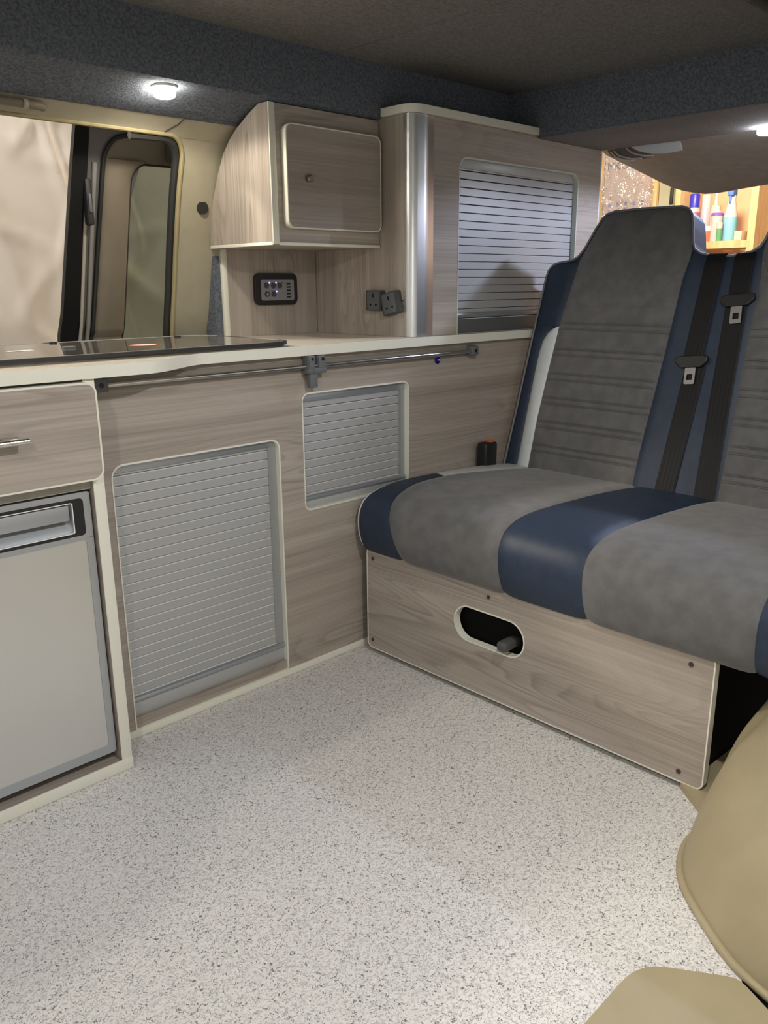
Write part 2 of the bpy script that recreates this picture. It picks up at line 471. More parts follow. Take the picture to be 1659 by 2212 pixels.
doorgrey = plain('grey_door_metal', (0.13, 0.125, 0.12), 0.35, metal=0.3)
dstrip('door_frame', xl(-0.484, -0.470), xl(-0.446, -0.30), Z0, Z1, doorgrey, door, 0.0, th=0.04)
tube('frame_flange', [(xl(-0.484, -0.464)(z), dy(z)-0.004, z) for z in [0.6+i*0.05 for i in range(13)]], 0.0045, plain('pale_flange', (0.42, 0.39, 0.33), 0.35), door)
tube('frame_rib', [(xl(-0.464, -0.446)(z), dy(z)-0.003, z) for z in [0.6+i*0.05 for i in range(15)]], 0.006, plain('light_grey_door_metal', (0.24, 0.235, 0.22), 0.35), door)
# inner trim panel with arched corner
def arch(z, x_b, x_t, ztop, r):
    x = x_b + (x_t-x_b)*(z-0.86)/(ztop-0.86)
    if z > ztop - r:
        q = (z-(ztop-r))/r
        x += r*(1-math.sqrt(max(0, 1-q*q)))
    return x
tl = lambda z: arch(min(z, 1.371), -0.447, -0.418, 1.372, 0.07)
tz = [0.55, 0.7] + [0.8+0.01*i for i in range(57)] + [1.371]
pl_ = lambda z: arch(min(z, 1.308), -0.360, -0.350, 1.309, 0.05)
door_trim = noisy('beige_door_lining', (0.17, 0.145, 0.105), (0.20, 0.17, 0.125), 10, 0.6)
rows = [[(tl(z), dy(z)-0.004, z), (tl(z)+0.012, dy(z)-0.014, z), (tl(z)+0.035, dy(z)-0.016, z), (pl_(z)-0.012, dy(z)-0.016, z), (pl_(z), dy(z)-0.004, z)] for z in [q for q in tz if q < 1.305] + [1.305, 1.3082, 1.3095]]
tp = grid('lining', rows, door_trim, door)
rows = [[(tl(z) + (0.02-tl(z))*k/10, dy(z)-0.006, z) for k in range(11)] for z in [1.3075, 1.32, 1.335, 1.35, 1.36, 1.371]]
grid('lining_top', rows, door_trim, door)
tube('arch_seal', [(tl(z)-0.005, dy(z)-0.006, z) for z in tz[:-1]] + [(x, dy(1.375)-0.006, 1.375) for x in (-0.33, -0.28, -0.2, 0.0)], 0.0055, blackrub, door)
rows = [[(pl_(z) + (0.02-pl_(z))*k/6, dy(z)+0.012, z) for k in range(7)] for z in [0.75, 0.86, 0.92, 1.0, 1.1, 1.2, 1.25, 1.27, 1.285, 1.30, 1.308]]
grid('pane', rows, pane_m, door)
tube('pane_seal', [(pl_(z), dy(z), z) for z in [0.8, 0.86, 0.9, 1.0, 1.1, 1.2, 1.25, 1.27, 1.285, 1.295, 1.302, 1.307]] + [(x, dy(1.308), 1.308) for x in (-0.25, -0.15, 0.0)], 0.005, blackrub, door)
lz = 1.215
box('latch', -0.478, -0.460, dy(lz)-0.022, dy(lz)+0.005, 1.15, 1.262, blackrub, door, bevel=0.006)
box('latch_catch', -0.474, -0.466, dy(lz)-0.026, dy(lz)-0.018, 1.18, 1.225, greyplas, door, bevel=0.002)

box('lining_block', -0.262, -0.05, dy(1.34)-0.030, dy(1.34)-0.012, 1.312, 1.374, plain('dark_olive_block', (0.06, 0.058, 0.045), 0.7), door, bevel=0.004)
# garage front wall and cab
gw = box('wall_garage', 3.55, 3.60, -2.5, 3.2, -0.4, 2.6, garwall)
struct(gw, 'orange lit garage wall in front of the van')
front = [(0.10, 0.297, 1.486), (0.064, 0.257, 1.466), (0.0, 0.186, 1.431), (-0.066, 0.112, 1.394), (-0.15, 0.018, 1.348), (-0.223, -0.063, 1.322), (-0.303, -0.152, 1.310), (-0.423, -0.286, 1.320), (-0.56, -0.439, 1.329), (-0.8, -0.707, 1.335), (-1.2, -1.153, 1.335)]
rows = []
for k in range(9):
    t = k/8
    row = []
    for (y, ye, ze) in smoothtab(front, 4):
        yb, zb = y*0.92, BZ + 0.012
        row.append((1.10 + 0.52*t, yb + (ye-yb)*t, zb + (ze-zb)*t + 0.018*math.sin(math.pi*t)))
    rows.append(row)
rows += [[(p[0]+0.012, p[1], p[2]+0.012) for p in rows[-1]]] + [[(p[0]+0.0, p[1], p[2]+0.05) for p in r] for r in reversed(rows[:-1])]
ch = grid('trim_5', rows, cabliner)
struct(ch, 'beige cab headliner curving down towards the windscreen')

# ================================================================== KITCHEN BASE UNIT
PITCH_S = 0.0223
def slat_mesh(name, x0, x1, y, pitch=PITCH_S):
    prof = [(0.006, 0.0), (0.0, 0.0006), (0.0, pitch-0.0030), (0.0048, pitch-0.0015), (0.006, pitch-0.0014)]
    n = len(prof)
    v = [(x, y+d, z) for x in (x0, x1) for d, z in prof]
    f = [(i, (i+1) % n, n+(i+1) % n, n+i) for i in range(n)] + [tuple(range(n)), tuple(n+i for i in range(n))]
    o = mesh(name, v, f, [vinyl_grey, lip_m], mi=[0, 0, 1, 0, 0, 0, 0])
    me = o.data
    bpy.data.objects.remove(o)
    return me
def shutter(parent, name, x0, x1, zlow, zhigh, y, first):
    """tambour door: slats sharing one mesh, plus bottom bar, side guide and head"""
    e = bpy.data.objects.new(name, None); e.location = ((x0+x1)/2, y, zlow); e.empty_display_size = 0.03
    link(e, parent)
    e.matrix_parent_inverse = WM(parent).inverted()
    me = slat_mesh('slat', x0, x1, y)
    n = int(math.ceil((zhigh-first)/PITCH_S))
    for i in range(n):
        o = bpy.data.objects.new('slat', me)
        o.location = (0, 0, first + i*PITCH_S)
        link(o, e)
    return e
kc = thing('kitchen_cabinet', 'low ash wood kitchen cabinet with two grey roller shutters under the worktop', 'cabinet', (0.1, 0.2, 0.0))
H1 = rrect(-0.711, 0.0195, -0.276, 0.634, [0.001, 0.001, 0.022, 0.026])
H1o = rrect(-0.714, 0.0185, -0.272, 0.638, [0.001, 0.001, 0.026, 0.030])
H2 = rrect(-0.196, 0.4405, 0.179, 0.737, [0.016, 0.016, 0.016, 0.018])
H2o = rrect(-0.199, 0.4365, 0.183, 0.741, [0.020, 0.020, 0.020, 0.022])
plate('front_panel', [(-0.777, 0.0185), (XR, 0.0185), (XR, WB-0.002), (-0.777, WB-0.002)], [H1o, H2o], FY(0.0), 0.018, woodX, kc)
ring('shutter_edging', H1o, H1, FY(0.0), -0.0012, 0.018, cream, kc)
ring('shutter_edging', H2o, H2, FY(0.0), -0.0012, 0.018, cream, kc)
box('base_trim', -0.777, XR, -0.004, 0.016, 0.0005, 0.0185, cream, kc, bevel=0.0015)
box('shutter_sill', -0.711, -0.276, 0.004, 0.020, 0.0195, 0.044, woodX, kc)
box('carcass', -0.777, XR, 0.034, 0.42, 0.005, 0.80, darkin, kc)
s1 = shutter(kc, 'roller_shutter', -0.712, -0.275, 0.044, 0.640, 0.0145, 0.119-0.0223*2.0+0.0012)
box('bottom_rail', -0.711, -0.276, 0.0125, 0.022, 0.044, 0.0765, vinyl_grey, s1, bevel=0.001)
tube('handle_bar', [(-0.711, 0.0135, 0.086), (-0.276, 0.0135, 0.086)], 0.0075, bar_m, s1, 12)
tube('rail_line', [(-0.711, 0.0122, 0.0775), (-0.276, 0.0122, 0.0775)], 0.0007, lip_m, s1, 6)
box('head_guide', -0.711, -0.276, 0.0105, 0.014, 0.617, 0.640, bar_m, s1, bevel=0.001)
box('side_guide', -0.300, -0.2765, 0.0125, 0.0145, 0.097, 0.617, plain('pale_guide_plastic', (0.36, 0.37, 0.37), 0.3, metal=0.3), s1)
s2 = shutter(kc, 'roller_shutter', -0.197, 0.180, 0.44, 0.742, 0.0145, 0.477-0.0223+0.0012)
box('bottom_rail', -0.196, 0.179, 0.0125, 0.022, 0.4405, 0.456, vinyl_grey, s2, bevel=0.001)
tube('handle_bar', [(-0.196, 0.0135, 0.465), (0.179, 0.0135, 0.465)], 0.0075, bar_m, s2, 12)
tube('rail_line', [(-0.196, 0.0122, 0.457), (0.179, 0.0122, 0.457)], 0.0007, lip_m, s2, 6)
box('head_guide', -0.196, 0.179, 0.0105, 0.014, 0.7165, 0.742, bar_m, s2, bevel=0.001)
box('side_guide', 0.156, 0.1788, 0.0125, 0.0145, 0.4755, 0.717, MATS['pale_guide_plastic'], s2)

# worktop with the stepped front edge
def wfront(x):
    t = min(max((x+0.675)/(0.20), 0), 1)
    t = t*t*(3-2*t)
    return -0.116 + (-0.022+0.116)*t
xsf = [-1.9, -1.2, -0.9] + [-0.70+0.0125*i for i in range(20)] + [-0.2, 0.3, 0.8, 1.12]
outer = [(x, wfront(x)) for x in xsf] + [(1.12, 0.425), (-1.9, 0.425)]
wt = plate('worktop', outer, [], FZ(WT), WT-WB, worktop_m, edge=cream)
tag(wt, 'long cream laminate worktop with a stepped front edge over the cabinets', 'worktop')

# ------------------------------------------------------------------ fridge housing, drawer, fridge
fu = thing('fridge_cabinet', 'cream edged ash wood housing around the fridge with a drawer on top', 'cabinet', (-1.1, 0.15, 0.0))
box('side_panel', -0.800, -0.779, -0.1035, 0.40, 0.0265, WB-0.001, woodX, fu)
box('side_edging', -0.801, -0.778, -0.1065, -0.1036, 0.0265, WB-0.001, cream, fu, bevel=0.0008)
box('plinth_board', -1.75, -0.779, -0.103, 0.35, 0.002, 0.026, woodX, fu)
box('plinth_edging', -1.75, -0.777, -0.1075, -0.1031, 0.0005, 0.0268, cream, fu, bevel=0.0015)
box('back_lining', -1.75, -0.80, 0.36, 0.38, 0.03, WB-0.001, darkin, fu)
box('drawer_rail', -1.75, -0.80, -0.096, -0.07, 0.622, 0.642, noisy('grey_beige_rail', (0.32, 0.30, 0.25), (0.36, 0.34, 0.28), 20, 0.5), fu)  # mottled grey beige rail under the drawer
dr = thing_d = bpy.data.objects.new('drawer', None); dr.location = (-1.05, -0.11, 0.642); dr.empty_display_size = 0.03
link(dr, fu)
DO_ = rrect(-1.40, 0.643, -0.784, 0.829, 0.020)
DI_ = rrect(-1.3965, 0.6465, -0.7875, 0.8255, 0.0175)
plate('drawer_front', DI_, [], FY(-0.124), 0.018, woodX, dr)
ring('drawer_edging', DO_, DI_, FY(-0.124), -0.0008, 0.0175, cream, dr)
box('handle_post', -0.968, -0.938, -0.150, -0.125, 0.7395, 0.7455, steel, dr, bevel=0.001)
tube('handle_bar', [(-1.22, -0.154, 0.740), (-0.930, -0.154, 0.740)], 0.0058, steel, dr, 16)

fr = thing('fridge', 'silver fridge with a black bordered handle set in its door', 'fridge', (-1.05, 0.1, 0.027))
box('body', -1.27, -0.812, -0.050, 0.34, 0.030, 0.612, black, fr)
D = -0.092
plate('door_frame', rrect(-1.27, 0.046, -0.805, 0.617, 0.006), [rrect(-1.255, 0.066, -0.820, 0.521, 0.006), rrect(-1.255, 0.531, -0.819, 0.606, 0.008)], FY(D), 0.035, pale_metal, fr)
plate('door_panel', rrect(-1.255, 0.066, -0.820, 0.521, 0.006), [], FY(D), 0.03, fridge_m, fr, d0=0.0018)
plate('handle_surround', rrect(-1.255, 0.531, -0.819, 0.606, 0.008), [rrect(-1.22, 0.5375, -0.8405, 0.5995, 0.004)], FY(D), 0.02, black, fr, d0=0.0005)
ring('handle_rim', rrect(-1.22, 0.5375, -0.8405, 0.5995, 0.004), rrect(-1.2185, 0.539, -0.842, 0.598, 0.003), FY(D), -0.0008, 0.004, lip_m, fr)
hb = rrect(-1.218, 0.539, -0.842, 0.598, 0.003)
# scooped handle recess
rows = []
for (d, z) in [(0.003, 0.598), (0.022, 0.590), (0.022, 0.566), (0.016, 0.556), (0.008, 0.548), (0.003, 0.539)]:
    rows.append([(x, D+d, z) for x in (-1.218, -0.852, -0.845, -0.842)])
rows = [[(x, y + (0 if j < 2 else (D+0.003-y)*(0.5 if j == 2 else 1)), z) for j, (x, y, z) in enumerate(r)] for r in rows]
grid('handle_recess', rows, plain('satin_grey_recess', (0.30, 0.32, 0.34), 0.45, metal=0.3), fr, smooth=True)
box('handle_flap', -1.21, -0.849, D-0.001, D+0.008, 0.5655, 0.5955, pale_metal, fr, bevel=0.001)
box('hinge_clip', -0.90, -0.872, -0.088, -0.06, 0.6175, 0.6215, black, fr, bevel=0.0008)
box('door_joint', -0.819, -0.8052, D-0.0003, D+0.002, 0.5245, 0.5252, greyplas, fr)

# ------------------------------------------------------------------ hob and sink with glass lid
hb_ = thing('hob', 'black edged gas hob and sink under a clear glass lid set into the worktop', 'hob', (-0.8, 0.15, WT))
HOB = rrect(-1.35, -0.030, -0.225, 0.385, [0.02, 0.07, 0.09, 0.02], 8)
HOBi = rrect(-1.345, -0.025, -0.230, 0.380, [0.018, 0.066, 0.086, 0.018], 8)
HOBi2 = rrect(-1.343, -0.023, -0.232, 0.378, [0.018, 0.064, 0.084, 0.018], 8)
plate('base_tray', HOBi2, [], FZ(WT+0.0022), 0.002, plain('dark_steel_tray', (0.20, 0.185, 0.16), 0.3, metal=0.7), hb_)
ring('lid_edge', HOB, HOBi, FZ(WT+0.0135), 0.0, 0.0075, blackrub, hb_)
ring('lid_trim', HOBi, HOBi2, FZ(WT+0.0145), 0.0, 0.003, steel, hb_)
plate('glass_lid', HOBi2, [], FZ(WT+0.0135), 0.004, glass_m, hb_)
for x, y, r in ((-0.42, 0.20, 0.035), (-0.62, 0.12, 0.028)):
    ring('burner', [(x+r*math.cos(a*math.pi/12), y+r*math.sin(a*math.pi/12)) for a in range(24)], [(x+0.4*r*math.cos(a*math.pi/12), y+0.4*r*math.sin(a*math.pi/12)) for a in range(24)], FZ(WT+0.0065), 0.0, 0.004, black, hb_)
for x, y in ((-0.86, 0.30), (-0.655, 0.36), (-0.34, 0.33)):
    cyl('lid_bumper', (x, y, WT+0.0136), (x, y, WT+0.0165), 0.009, black, hb_)
cyl('lid_knob', (-0.70, 0.17, WT+0.0136), (-0.70, 0.17, WT+0.0175), 0.014, greyplas, hb_, 20)
st = mesh('warning_sticker', [(-0.545+0.032*math.cos(a*math.pi/16), 0.130+0.030*math.sin(a*math.pi/16), WT+0.0138) for a in range(32)], [tuple(range(32))], plain('pale_sticker', (0.72, 0.60, 0.58), 0.5), hb_)
ring('sticker_rim', [(-0.545+0.032*math.cos(a*math.pi/16), 0.130+0.030*math.sin(a*math.pi/16)) for a in range(32)], [(-0.545+0.028*math.cos(a*math.pi/16), 0.130+0.026*math.sin(a*math.pi/16)) for a in range(32)], FZ(WT+0.0142), 0, 0.0004, redm, hb_)
mesh('lid_label', [(-0.83, 0.165, WT+0.0138), (-0.775, 0.165, WT+0.0138), (-0.775, 0.19, WT+0.0138), (-0.83, 0.19, WT+0.0138)], [(0, 1, 2, 3)], white_m, hb_)

# ------------------------------------------------------------------ table rail
rl = thing('table_rail', 'thin metal table rail screwed along the cabinet under the worktop edge', 'rail', (-0.1, -0.01, 0.80))
tube('bar', [(-0.715, -0.022, 0.808), (0.425, -0.022, 0.808)], 0.0052, steel, rl, 12)
box('rail_shade_strip', -0.72, 0.43, -0.006, -0.0005, 0.797, 0.822, plain('painted_rail_shade', (0.22, 0.20, 0.165), 0.5), rl)  # dark strip standing in for the rail's shadow on the cabinet
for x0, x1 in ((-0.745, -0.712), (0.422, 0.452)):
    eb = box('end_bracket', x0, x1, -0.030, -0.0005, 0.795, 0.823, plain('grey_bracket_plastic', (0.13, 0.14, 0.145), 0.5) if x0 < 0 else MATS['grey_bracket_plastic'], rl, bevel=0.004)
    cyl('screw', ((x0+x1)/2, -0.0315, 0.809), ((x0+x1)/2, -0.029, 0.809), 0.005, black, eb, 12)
bk = thing('table_bracket', 'grey plastic table clip hanging on the metal rail', 'bracket', (-0.18, -0.02, 0.80))
gb = MATS['grey_bracket_plastic']
box('clip_arm', -0.198, -0.180, -0.036, -0.006, 0.792, 0.834, gb, bk, bevel=0.003)
box('clip_arm', -0.166, -0.144, -0.034, -0.006, 0.800, 0.832, gb, bk, bevel=0.003)
box('clip_bridge', -0.200, -0.142, -0.034, -0.008, 0.790, 0.804, gb, bk, bevel=0.003)
box('clip_tongue', -0.192, -0.168, -0.030, -0.014, 0.755, 0.794, gb, bk, bevel=0.003)
for x, z in ((-0.189, 0.826), (-0.155, 0.825)):
    cyl('screw', (x, -0.0375, z), (x, -0.034, z), 0.004, black, bk, 10)
bl = thing('indicator_light', 'small round blue indicator light on the cabinet below the rail', 'light', (0.30, -0.002, 0.788))
pts = [(0.0, 0.0105), (0.0012, 0.0105)]
v = []; f = []
lathe_b = tube('lens', [(0.300, 0.0, 0.789), (0.300, -0.0035, 0.789), (0.300, -0.0055, 0.789)], lambda t: 0.0105 if t < 0.7 else 0.007, plain('dark_blue_lens', (0.008, 0.004, 0.09), 0.25), bl, 20)
tube('bulb', [(0.302, -0.0054, 0.790), (0.302, -0.0072, 0.790)], 0.0024, led_blue, bl, 10)

# ================================================================== TOWER CABINET
TX, TZ = 0.195, 1.4275
tw = thing('tower_cabinet', 'tall ash wood cabinet with a big grey roller shutter and aluminium corner', 'cabinet', (0.6, 0.2, WT))
HT = rrect(0.387, WT+0.001, 0.972, 1.336, [0.001, 0.001, 0.030, 0.030])
HTo = rrect(0.3835, WT+0.0005, 0.976, 1.340, [0.001, 0.001, 0.034, 0.034])
plate('front_panel', [(0.216, WT+0.0004), (1.101, WT+0.0004), (1.101, TZ), (0.216, TZ)], [HTo], FY(0.0), 0.018, woodX, tw)
ring('shutter_edging', HTo, HT, FY(0.0), -0.001, 0.020, noisy('dull_cream_edging', (0.55, 0.56, 0.49), (0.59, 0.60, 0.53), 10, 0.4), tw)
box('end_edging', 1.1012, 1.108, -0.001, 0.022, WT+0.0004, TZ, plain('pale_end_edging', (0.72, 0.73, 0.72), 0.35), tw, bevel=0.001)
box('side_panel', TX, TX+0.018, 0.022, 0.405, WT+0.0004, TZ, woodZ, tw)
box('end_panel', 1.083, 1.101, 0.019, 0.40, WT+0.0004, TZ, woodZ, tw)
box('carcass', 0.225, 1.08, 0.045, 0.40, WT+0.002, TZ-0.002, darkin, tw)
# aluminium quarter round corner
arc = [(0.1935, 0.030), (0.1935, 0.021)] + [(0.2165-0.023*math.cos(math.radians(a)), 0.0205-0.023*math.sin(math.radians(a))) for a in range(0, 91, 9)] + [(0.240, -0.0025), (0.277, -0.0025), (0.277, 0.0)]
rows = [[(x, y, z) for (x, y) in arc] for z in (WT+0.0006, TZ)]
grid('corner_profile', rows, alu, tw)
cap = [(0.183, 0.104), (0.183, 0.034)] + [(0.2285-0.0455*math.cos(math.radians(a)), 0.0325-0.0455*math.sin(math.radians(a))) for a in range(0, 91, 9)] + [(0.7335, -0.013), (0.7335, 0.104)]
plate('top_cap', cap, [], FZ(TZ+0.021), 0.020, cream, tw)
s3 = shutter(tw, 'roller_shutter', 0.386, 0.973, WT, 1.340, 0.0165, 0.928-0.0223+0.0012)
box('bottom_rail', 0.387, 0.972, 0.0125, 0.024, WT+0.001, 0.8985, plain('dark_shutter_rail', (0.10, 0.105, 0.105), 0.4), s3, bevel=0.001)
tube('handle_bar', [(0.387, 0.015, 0.9105), (0.972, 0.015, 0.9105)], 0.0085, bar_m, s3, 12)
tube('rail_line', [(0.387, 0.0122, 0.900), (0.972, 0.0122, 0.900)], 0.0009, lip_m, s3, 6)
box('head_guide', 0.387, 0.972, 0.0125, 0.016, 1.312, 1.340, vinyl_grey, s3, bevel=0.001)

sp_ = thing('splashback', 'ash wood splashback panel behind the worktop with a cream edge', 'panel', (0.03, 0.415, WT))
box('board', -0.1245, TX-0.0005, 0.406, 0.422, WT+0.0004, 1.0975, woodZ, sp_)
box('edging', -0.1405, -0.1247, 0.4045, 0.423, WT+0.0004, 1.0975, cream, sp_, bevel=0.001)

# ------------------------------------------------------------------ overhead cupboard
oc = thing('wall_cupboard', 'ash wood wall cupboard with curved side and a rounded door above the splashback', 'cupboard', (0.0, 0.25, 1.10))
side = [(0.123, 1.103), (0.404, 1.103), (0.404, 1.12), (0.396, 1.165), (0.378, 1.223), (0.352, 1.278), (0.321, 1.326), (0.291, 1.355), (0.257, 1.378), (0.204, 1.405), (0.160, 1.4225), (0.123, 1.4225)]
plate('side_panel', side, [], FX(-0.174), 0.018, woodZ, oc)
box('side_edging', -0.1745, -0.1555, 0.1195, 0.1228, 1.0985, 1.4225, cream, oc, bevel=0.001)
box('bottom_board', -0.1735, TX-0.002, 0.124, 0.404, 1.0975, 1.1025, woodX, oc)
box('bottom_edging', -0.155, TX-0.002, 0.1200, 0.1236, 1.0965, 1.1045, cream, oc, bevel=0.001)
box('bottom_edging', -0.1752, -0.1722, 0.1236, 0.404, 1.0965, 1.1045, cream, oc, bevel=0.0008)
plate('face_frame', [(-0.1553, 1.1048), (TX-0.002, 1.1048), (TX-0.002, 1.4225), (-0.1553, 1.4225)], [], FY(0.1235), 0.018, woodX, oc)
dO = rrect(-0.138, 1.137, 0.1825, 1.3795, 0.020)
dI = rrect(-0.135, 1.140, 0.1795, 1.3765, 0.017)
dd_ = bpy.data.objects.new('cupboard_door', None); dd_.location = (0.02, 0.11, 1.137); dd_.empty_display_size = 0.03
link(dd_, oc)
plate('door_leaf', dI, [], FY(0.1035), 0.0195, woodX, dd_)
ring('door_edging', dO, dI, FY(0.1035), -0.0008, 0.0193, cream, dd_)
tube('knob', [(-0.072, 0.1035, 1.256), (-0.072, 0.0985, 1.256), (-0.072, 0.093, 1.256), (-0.072, 0.0905, 1.256)], lambda t: 0.009 if t < 0.9 else 0.006, plain('dull_brass', (0.32, 0.27, 0.20), 0.3, metal=0.9), dd_, 20)

# ------------------------------------------------------------------ control panel and sockets
cp = thing('control_panel', 'black framed switch panel with round buttons and blue lights on the splashback', 'control panel', (0.036, 0.40, 0.946))
cy = 0.4055
plate('bezel', rrect(-0.040, 0.944, 0.113, 1.034, 0.018), [], FY(cy), 0.010, black, cp, d0=-0.0105)
bm_ = cp.children[-1]
md = bm_.modifiers.new('bevel', 'BEVEL'); md.width = 0.004; md.segments = 2; md.limit_method = 'ANGLE'
fp = plate('faceplate', rrect(-0.0205, 0.957, 0.0985, 1.0165, 0.006), [], FY(cy), 0.003, plain('grey_faceplate', (0.24, 0.24, 0.25), 0.45), cp, d0=-0.0128)
for i, (x, z) in enumerate(((-0.002, 0.999), (0.022, 0.999), (0.0455, 0.999), (-0.001, 0.975), (0.023, 0.975))):
    b_ = cyl('button', (x, cy-0.0125, z), (x, cy-0.0150, z), 0.0082, dkgrey, cp, 18)
    if i in (0, 1, 4): cyl('lamp', (x+0.0105, cy-0.0125, z+0.0075), (x+0.0105, cy-0.0140, z+0.0075), 0.0020, led_violet, cp, 8)
    else: cyl('lamp', (x+0.0105, cy-0.0125, z+0.0075), (x+0.0105, cy-0.0136, z+0.0075), 0.0015, black, cp, 8)
for i in range(5):
    box('level_bar', 0.0710, 0.0850, cy-0.0142, cy-0.0125, 1.0040-0.0094*i-0.0022, 1.0040-0.0094*i+0.0022, black, cp)
mesh('button_mark', [(-0.004, cy-0.0152, 0.972), (0.003, cy-0.0152, 0.973), (0.0, cy-0.0152, 0.979)], [(0, 1, 2)], white_m, cp)

def socket(label, yc, zc, rot, w, h, dep):
    t = thing('power_socket', label, 'socket', (TX-0.005, yc, zc-h/2), 'three pin sockets on the tower side')
    ca, sa = math.cos(rot), math.sin(rot)
    mp = lambda u, v, d: (TX-0.0005-d, yc + u*ca - v*sa, zc + u*sa + v*ca)
    plate('housing', rrect(-w/2, -h/2, w/2, h/2, 0.004), [], mp, dep, dkgrey, t)
    plate('face', rrect(-w/2+0.006, -h/2+0.003, w/2-0.006, h/2-0.003, 0.006), [], mp, 0.002, greyplas, t, d0=dep)
    plate('pin_hole', rrect(-0.002, 0.008, 0.002, 0.019, 0.0005), [], mp, 0.0006, darkin, t, d0=dep+0.0018)
    for s in (-1, 1):
        plate('pin_hole', rrect(s*0.011-0.003, -0.014, s*0.011+0.003, -0.009, 0.0005), [], mp, 0.0006, darkin, t, d0=dep+0.0018)
    plate('side_tab', rrect(w/2 if rot == 0 else -w/2-0.006, -0.002, w/2+0.006 if rot == 0 else -w/2, 0.000, 0.0003), [], mp, 0.004, black, t)
    return t
socket('upright black three pin socket nearer the switch panel', 0.134, 0.956, 0.0, 0.062, 0.056, 0.016)
socket('tilted black three pin socket next to the aluminium corner', 0.066, 0.949, math.radians(-13), 0.062, 0.060, 0.020)

# ================================================================== BENCH SEAT
bs = thing('bench_seat', 'two seater bench in navy and grey suede over an ash wood front panel', 'seat', (0.3, -0.6, 0.0))
fp_e = bpy.data.objects.new('front_board', None); fp_e.location = (-0.02, -0.53, 0.015); fp_e.empty_display_size = 0.03
link(fp_e, bs)
PO = rrect(-1.0175, 0.0150, -0.0375, 0.3085, 0.017)
PI_ = rrect(-1.0145, 0.0180, -0.0405, 0.3055, 0.014)
SO = rrect(-0.573, 0.1445, -0.356, 0.2385, 0.0469, 10)
SI = rrect(-0.5695, 0.148, -0.3595, 0.235, 0.0434, 10)
plate('board', PI_, [SO], FX(-0.020), 0.018, woodY, fp_e)
ring('board_edging', PO, PI_, FX(-0.020), -0.0008, 0.0178, cream, fp_e)
ring('slot_edging', SO, SI, FX(-0.020), -0.0008, 0.019, cream, fp_e)
for y, z in ((-0.062, 0.280), (-0.058, 0.040), (-0.463, 0.279), (-0.969, 0.278), (-0.965, 0.038)):
    cyl('screw_cap', (-0.0214, y, z), (-0.018, y, z), 0.0052, plain('brown_screw_cap', (0.05, 0.035, 0.03), 0.5) if 'brown_screw_cap' not in MATS else MATS['brown_screw_cap'], fp_e, 14)
box('base_box', 0.012, 0.62, -0.985, -0.06, 0.0, 0.30, darkin, bs)
lever = box('release_lever', -0.046, 0.02, -0.537, -0.508, 0.163, 0.187, plain('grey_lever_plastic', (0.075, 0.075, 0.075), 0.55), bs, bevel=0.008, seg=3)

# --- cushion
CP = smoothtab([(0.012, 0.296), (-0.020, 0.304), (-0.036, 0.335), (-0.042, 0.375), (-0.036, 0.415), (-0.012, 0.446), (0.035, 0.463), (0.11, 0.471), (0.22, 0.470), (0.36, 0.464), (0.50, 0.455), (0.62, 0.440), (0.66, 0.425)], 5)
CL = [0.0]
for a, b in zip(CP, CP[1:]): CL.append(CL[-1] + (b-a).length)
CT = CL[-1]
YL, YR = -0.022, -1.178
def cush_pt(i, y, puff=0.0):
    p = CP[i]
    a = CP[max(i-1, 0)]; b = CP[min(i+1, len(CP)-1)]
    t = (b-a).normalized()
    nrm = Vector((-t.y, t.x))
    if nrm.y < 0 and p.x > 0.1: nrm = -nrm
    d = 0.0
    for e in (abs(y-YL), abs(y-YR)):
        r = 0.030
        if e < r: d = r*0.45*(1-math.sqrt(max(0, 1-((r-e)/r)**2)))
    p2 = p + nrm*(puff-d)
    return (p2.x, y, p2.y)
def cpanel(name, ya, yb, mat, par, i0=0, i1=None, n=18, crown=0.006):
    i1 = len(CP)-1 if i1 is None else i1
    rows = []
    for i in range(i0, i1+1):
        s = CL[i]
        a = ya(CP[i].x, s) if callable(ya) else ya
        b = yb(CP[i].x, s) if callable(yb) else yb
        row = []
        for k in range(n+1):
            t = k/n
            edge = min(t, 1-t)*abs(b-a)
            pf = crown*(1-math.exp(-edge/0.012))
            if 'seat_suede' in name: pf += 0.0012*noise.noise(Vector((CP[i].x*9, (a+(b-a)*t)*9, 1.3)))
            row.append(cush_pt(i, a+(b-a)*t, pf))
        rows.append(row)
    return grid(name, rows, mat, par)
cu = bpy.data.objects.new('cushion', None); cu.location = (0.3, -0.6, 0.30); cu.empty_display_size = 0.05
link(cu, bs)
# seam between the navy bolster and the grey suede, by distance along the profile
SEAM = [(0.0, -0.186), (0.04, -0.178), (0.10, -0.160), (0.16, -0.140), (0.22, -0.120), (0.30, -0.098), (0.38, -0.083), (0.44, -0.080), (0.50, -0.084), (0.60, -0.104), (0.72, -0.128), (0.9, -0.135)]
seam = lambda x, s: interp(SEAM, s)
iw = min(range(len(CP)), key=lambda i: abs(CP[i].x-0.245) + (10 if i < 30 else 0))
cpanel('navy_bolster', YL, seam, navy, cu, 0, iw, crown=0.004)
cpanel('light_bolster', YL, seam, whitel, cu, iw, None, crown=0.004)
cpanel('seat_suede', seam, lambda x, s: -0.515+0.022*min(1, s/0.25), suede, cu, n=40)
cpanel('navy_centre', lambda x, s: -0.515+0.022*min(1, s/0.25), lambda x, s: -0.737+0.022*min(1, s/0.3), navy, cu)
cpanel('seat_suede', lambda x, s: -0.737+0.022*min(1, s/0.3), lambda x, s: -1.200-seam(x, s)+0.085 if False else -1.092+0.0*s, suede, cu, n=40)
cpanel('navy_bolster', -1.092, YR, navy, cu, crown=0.004)
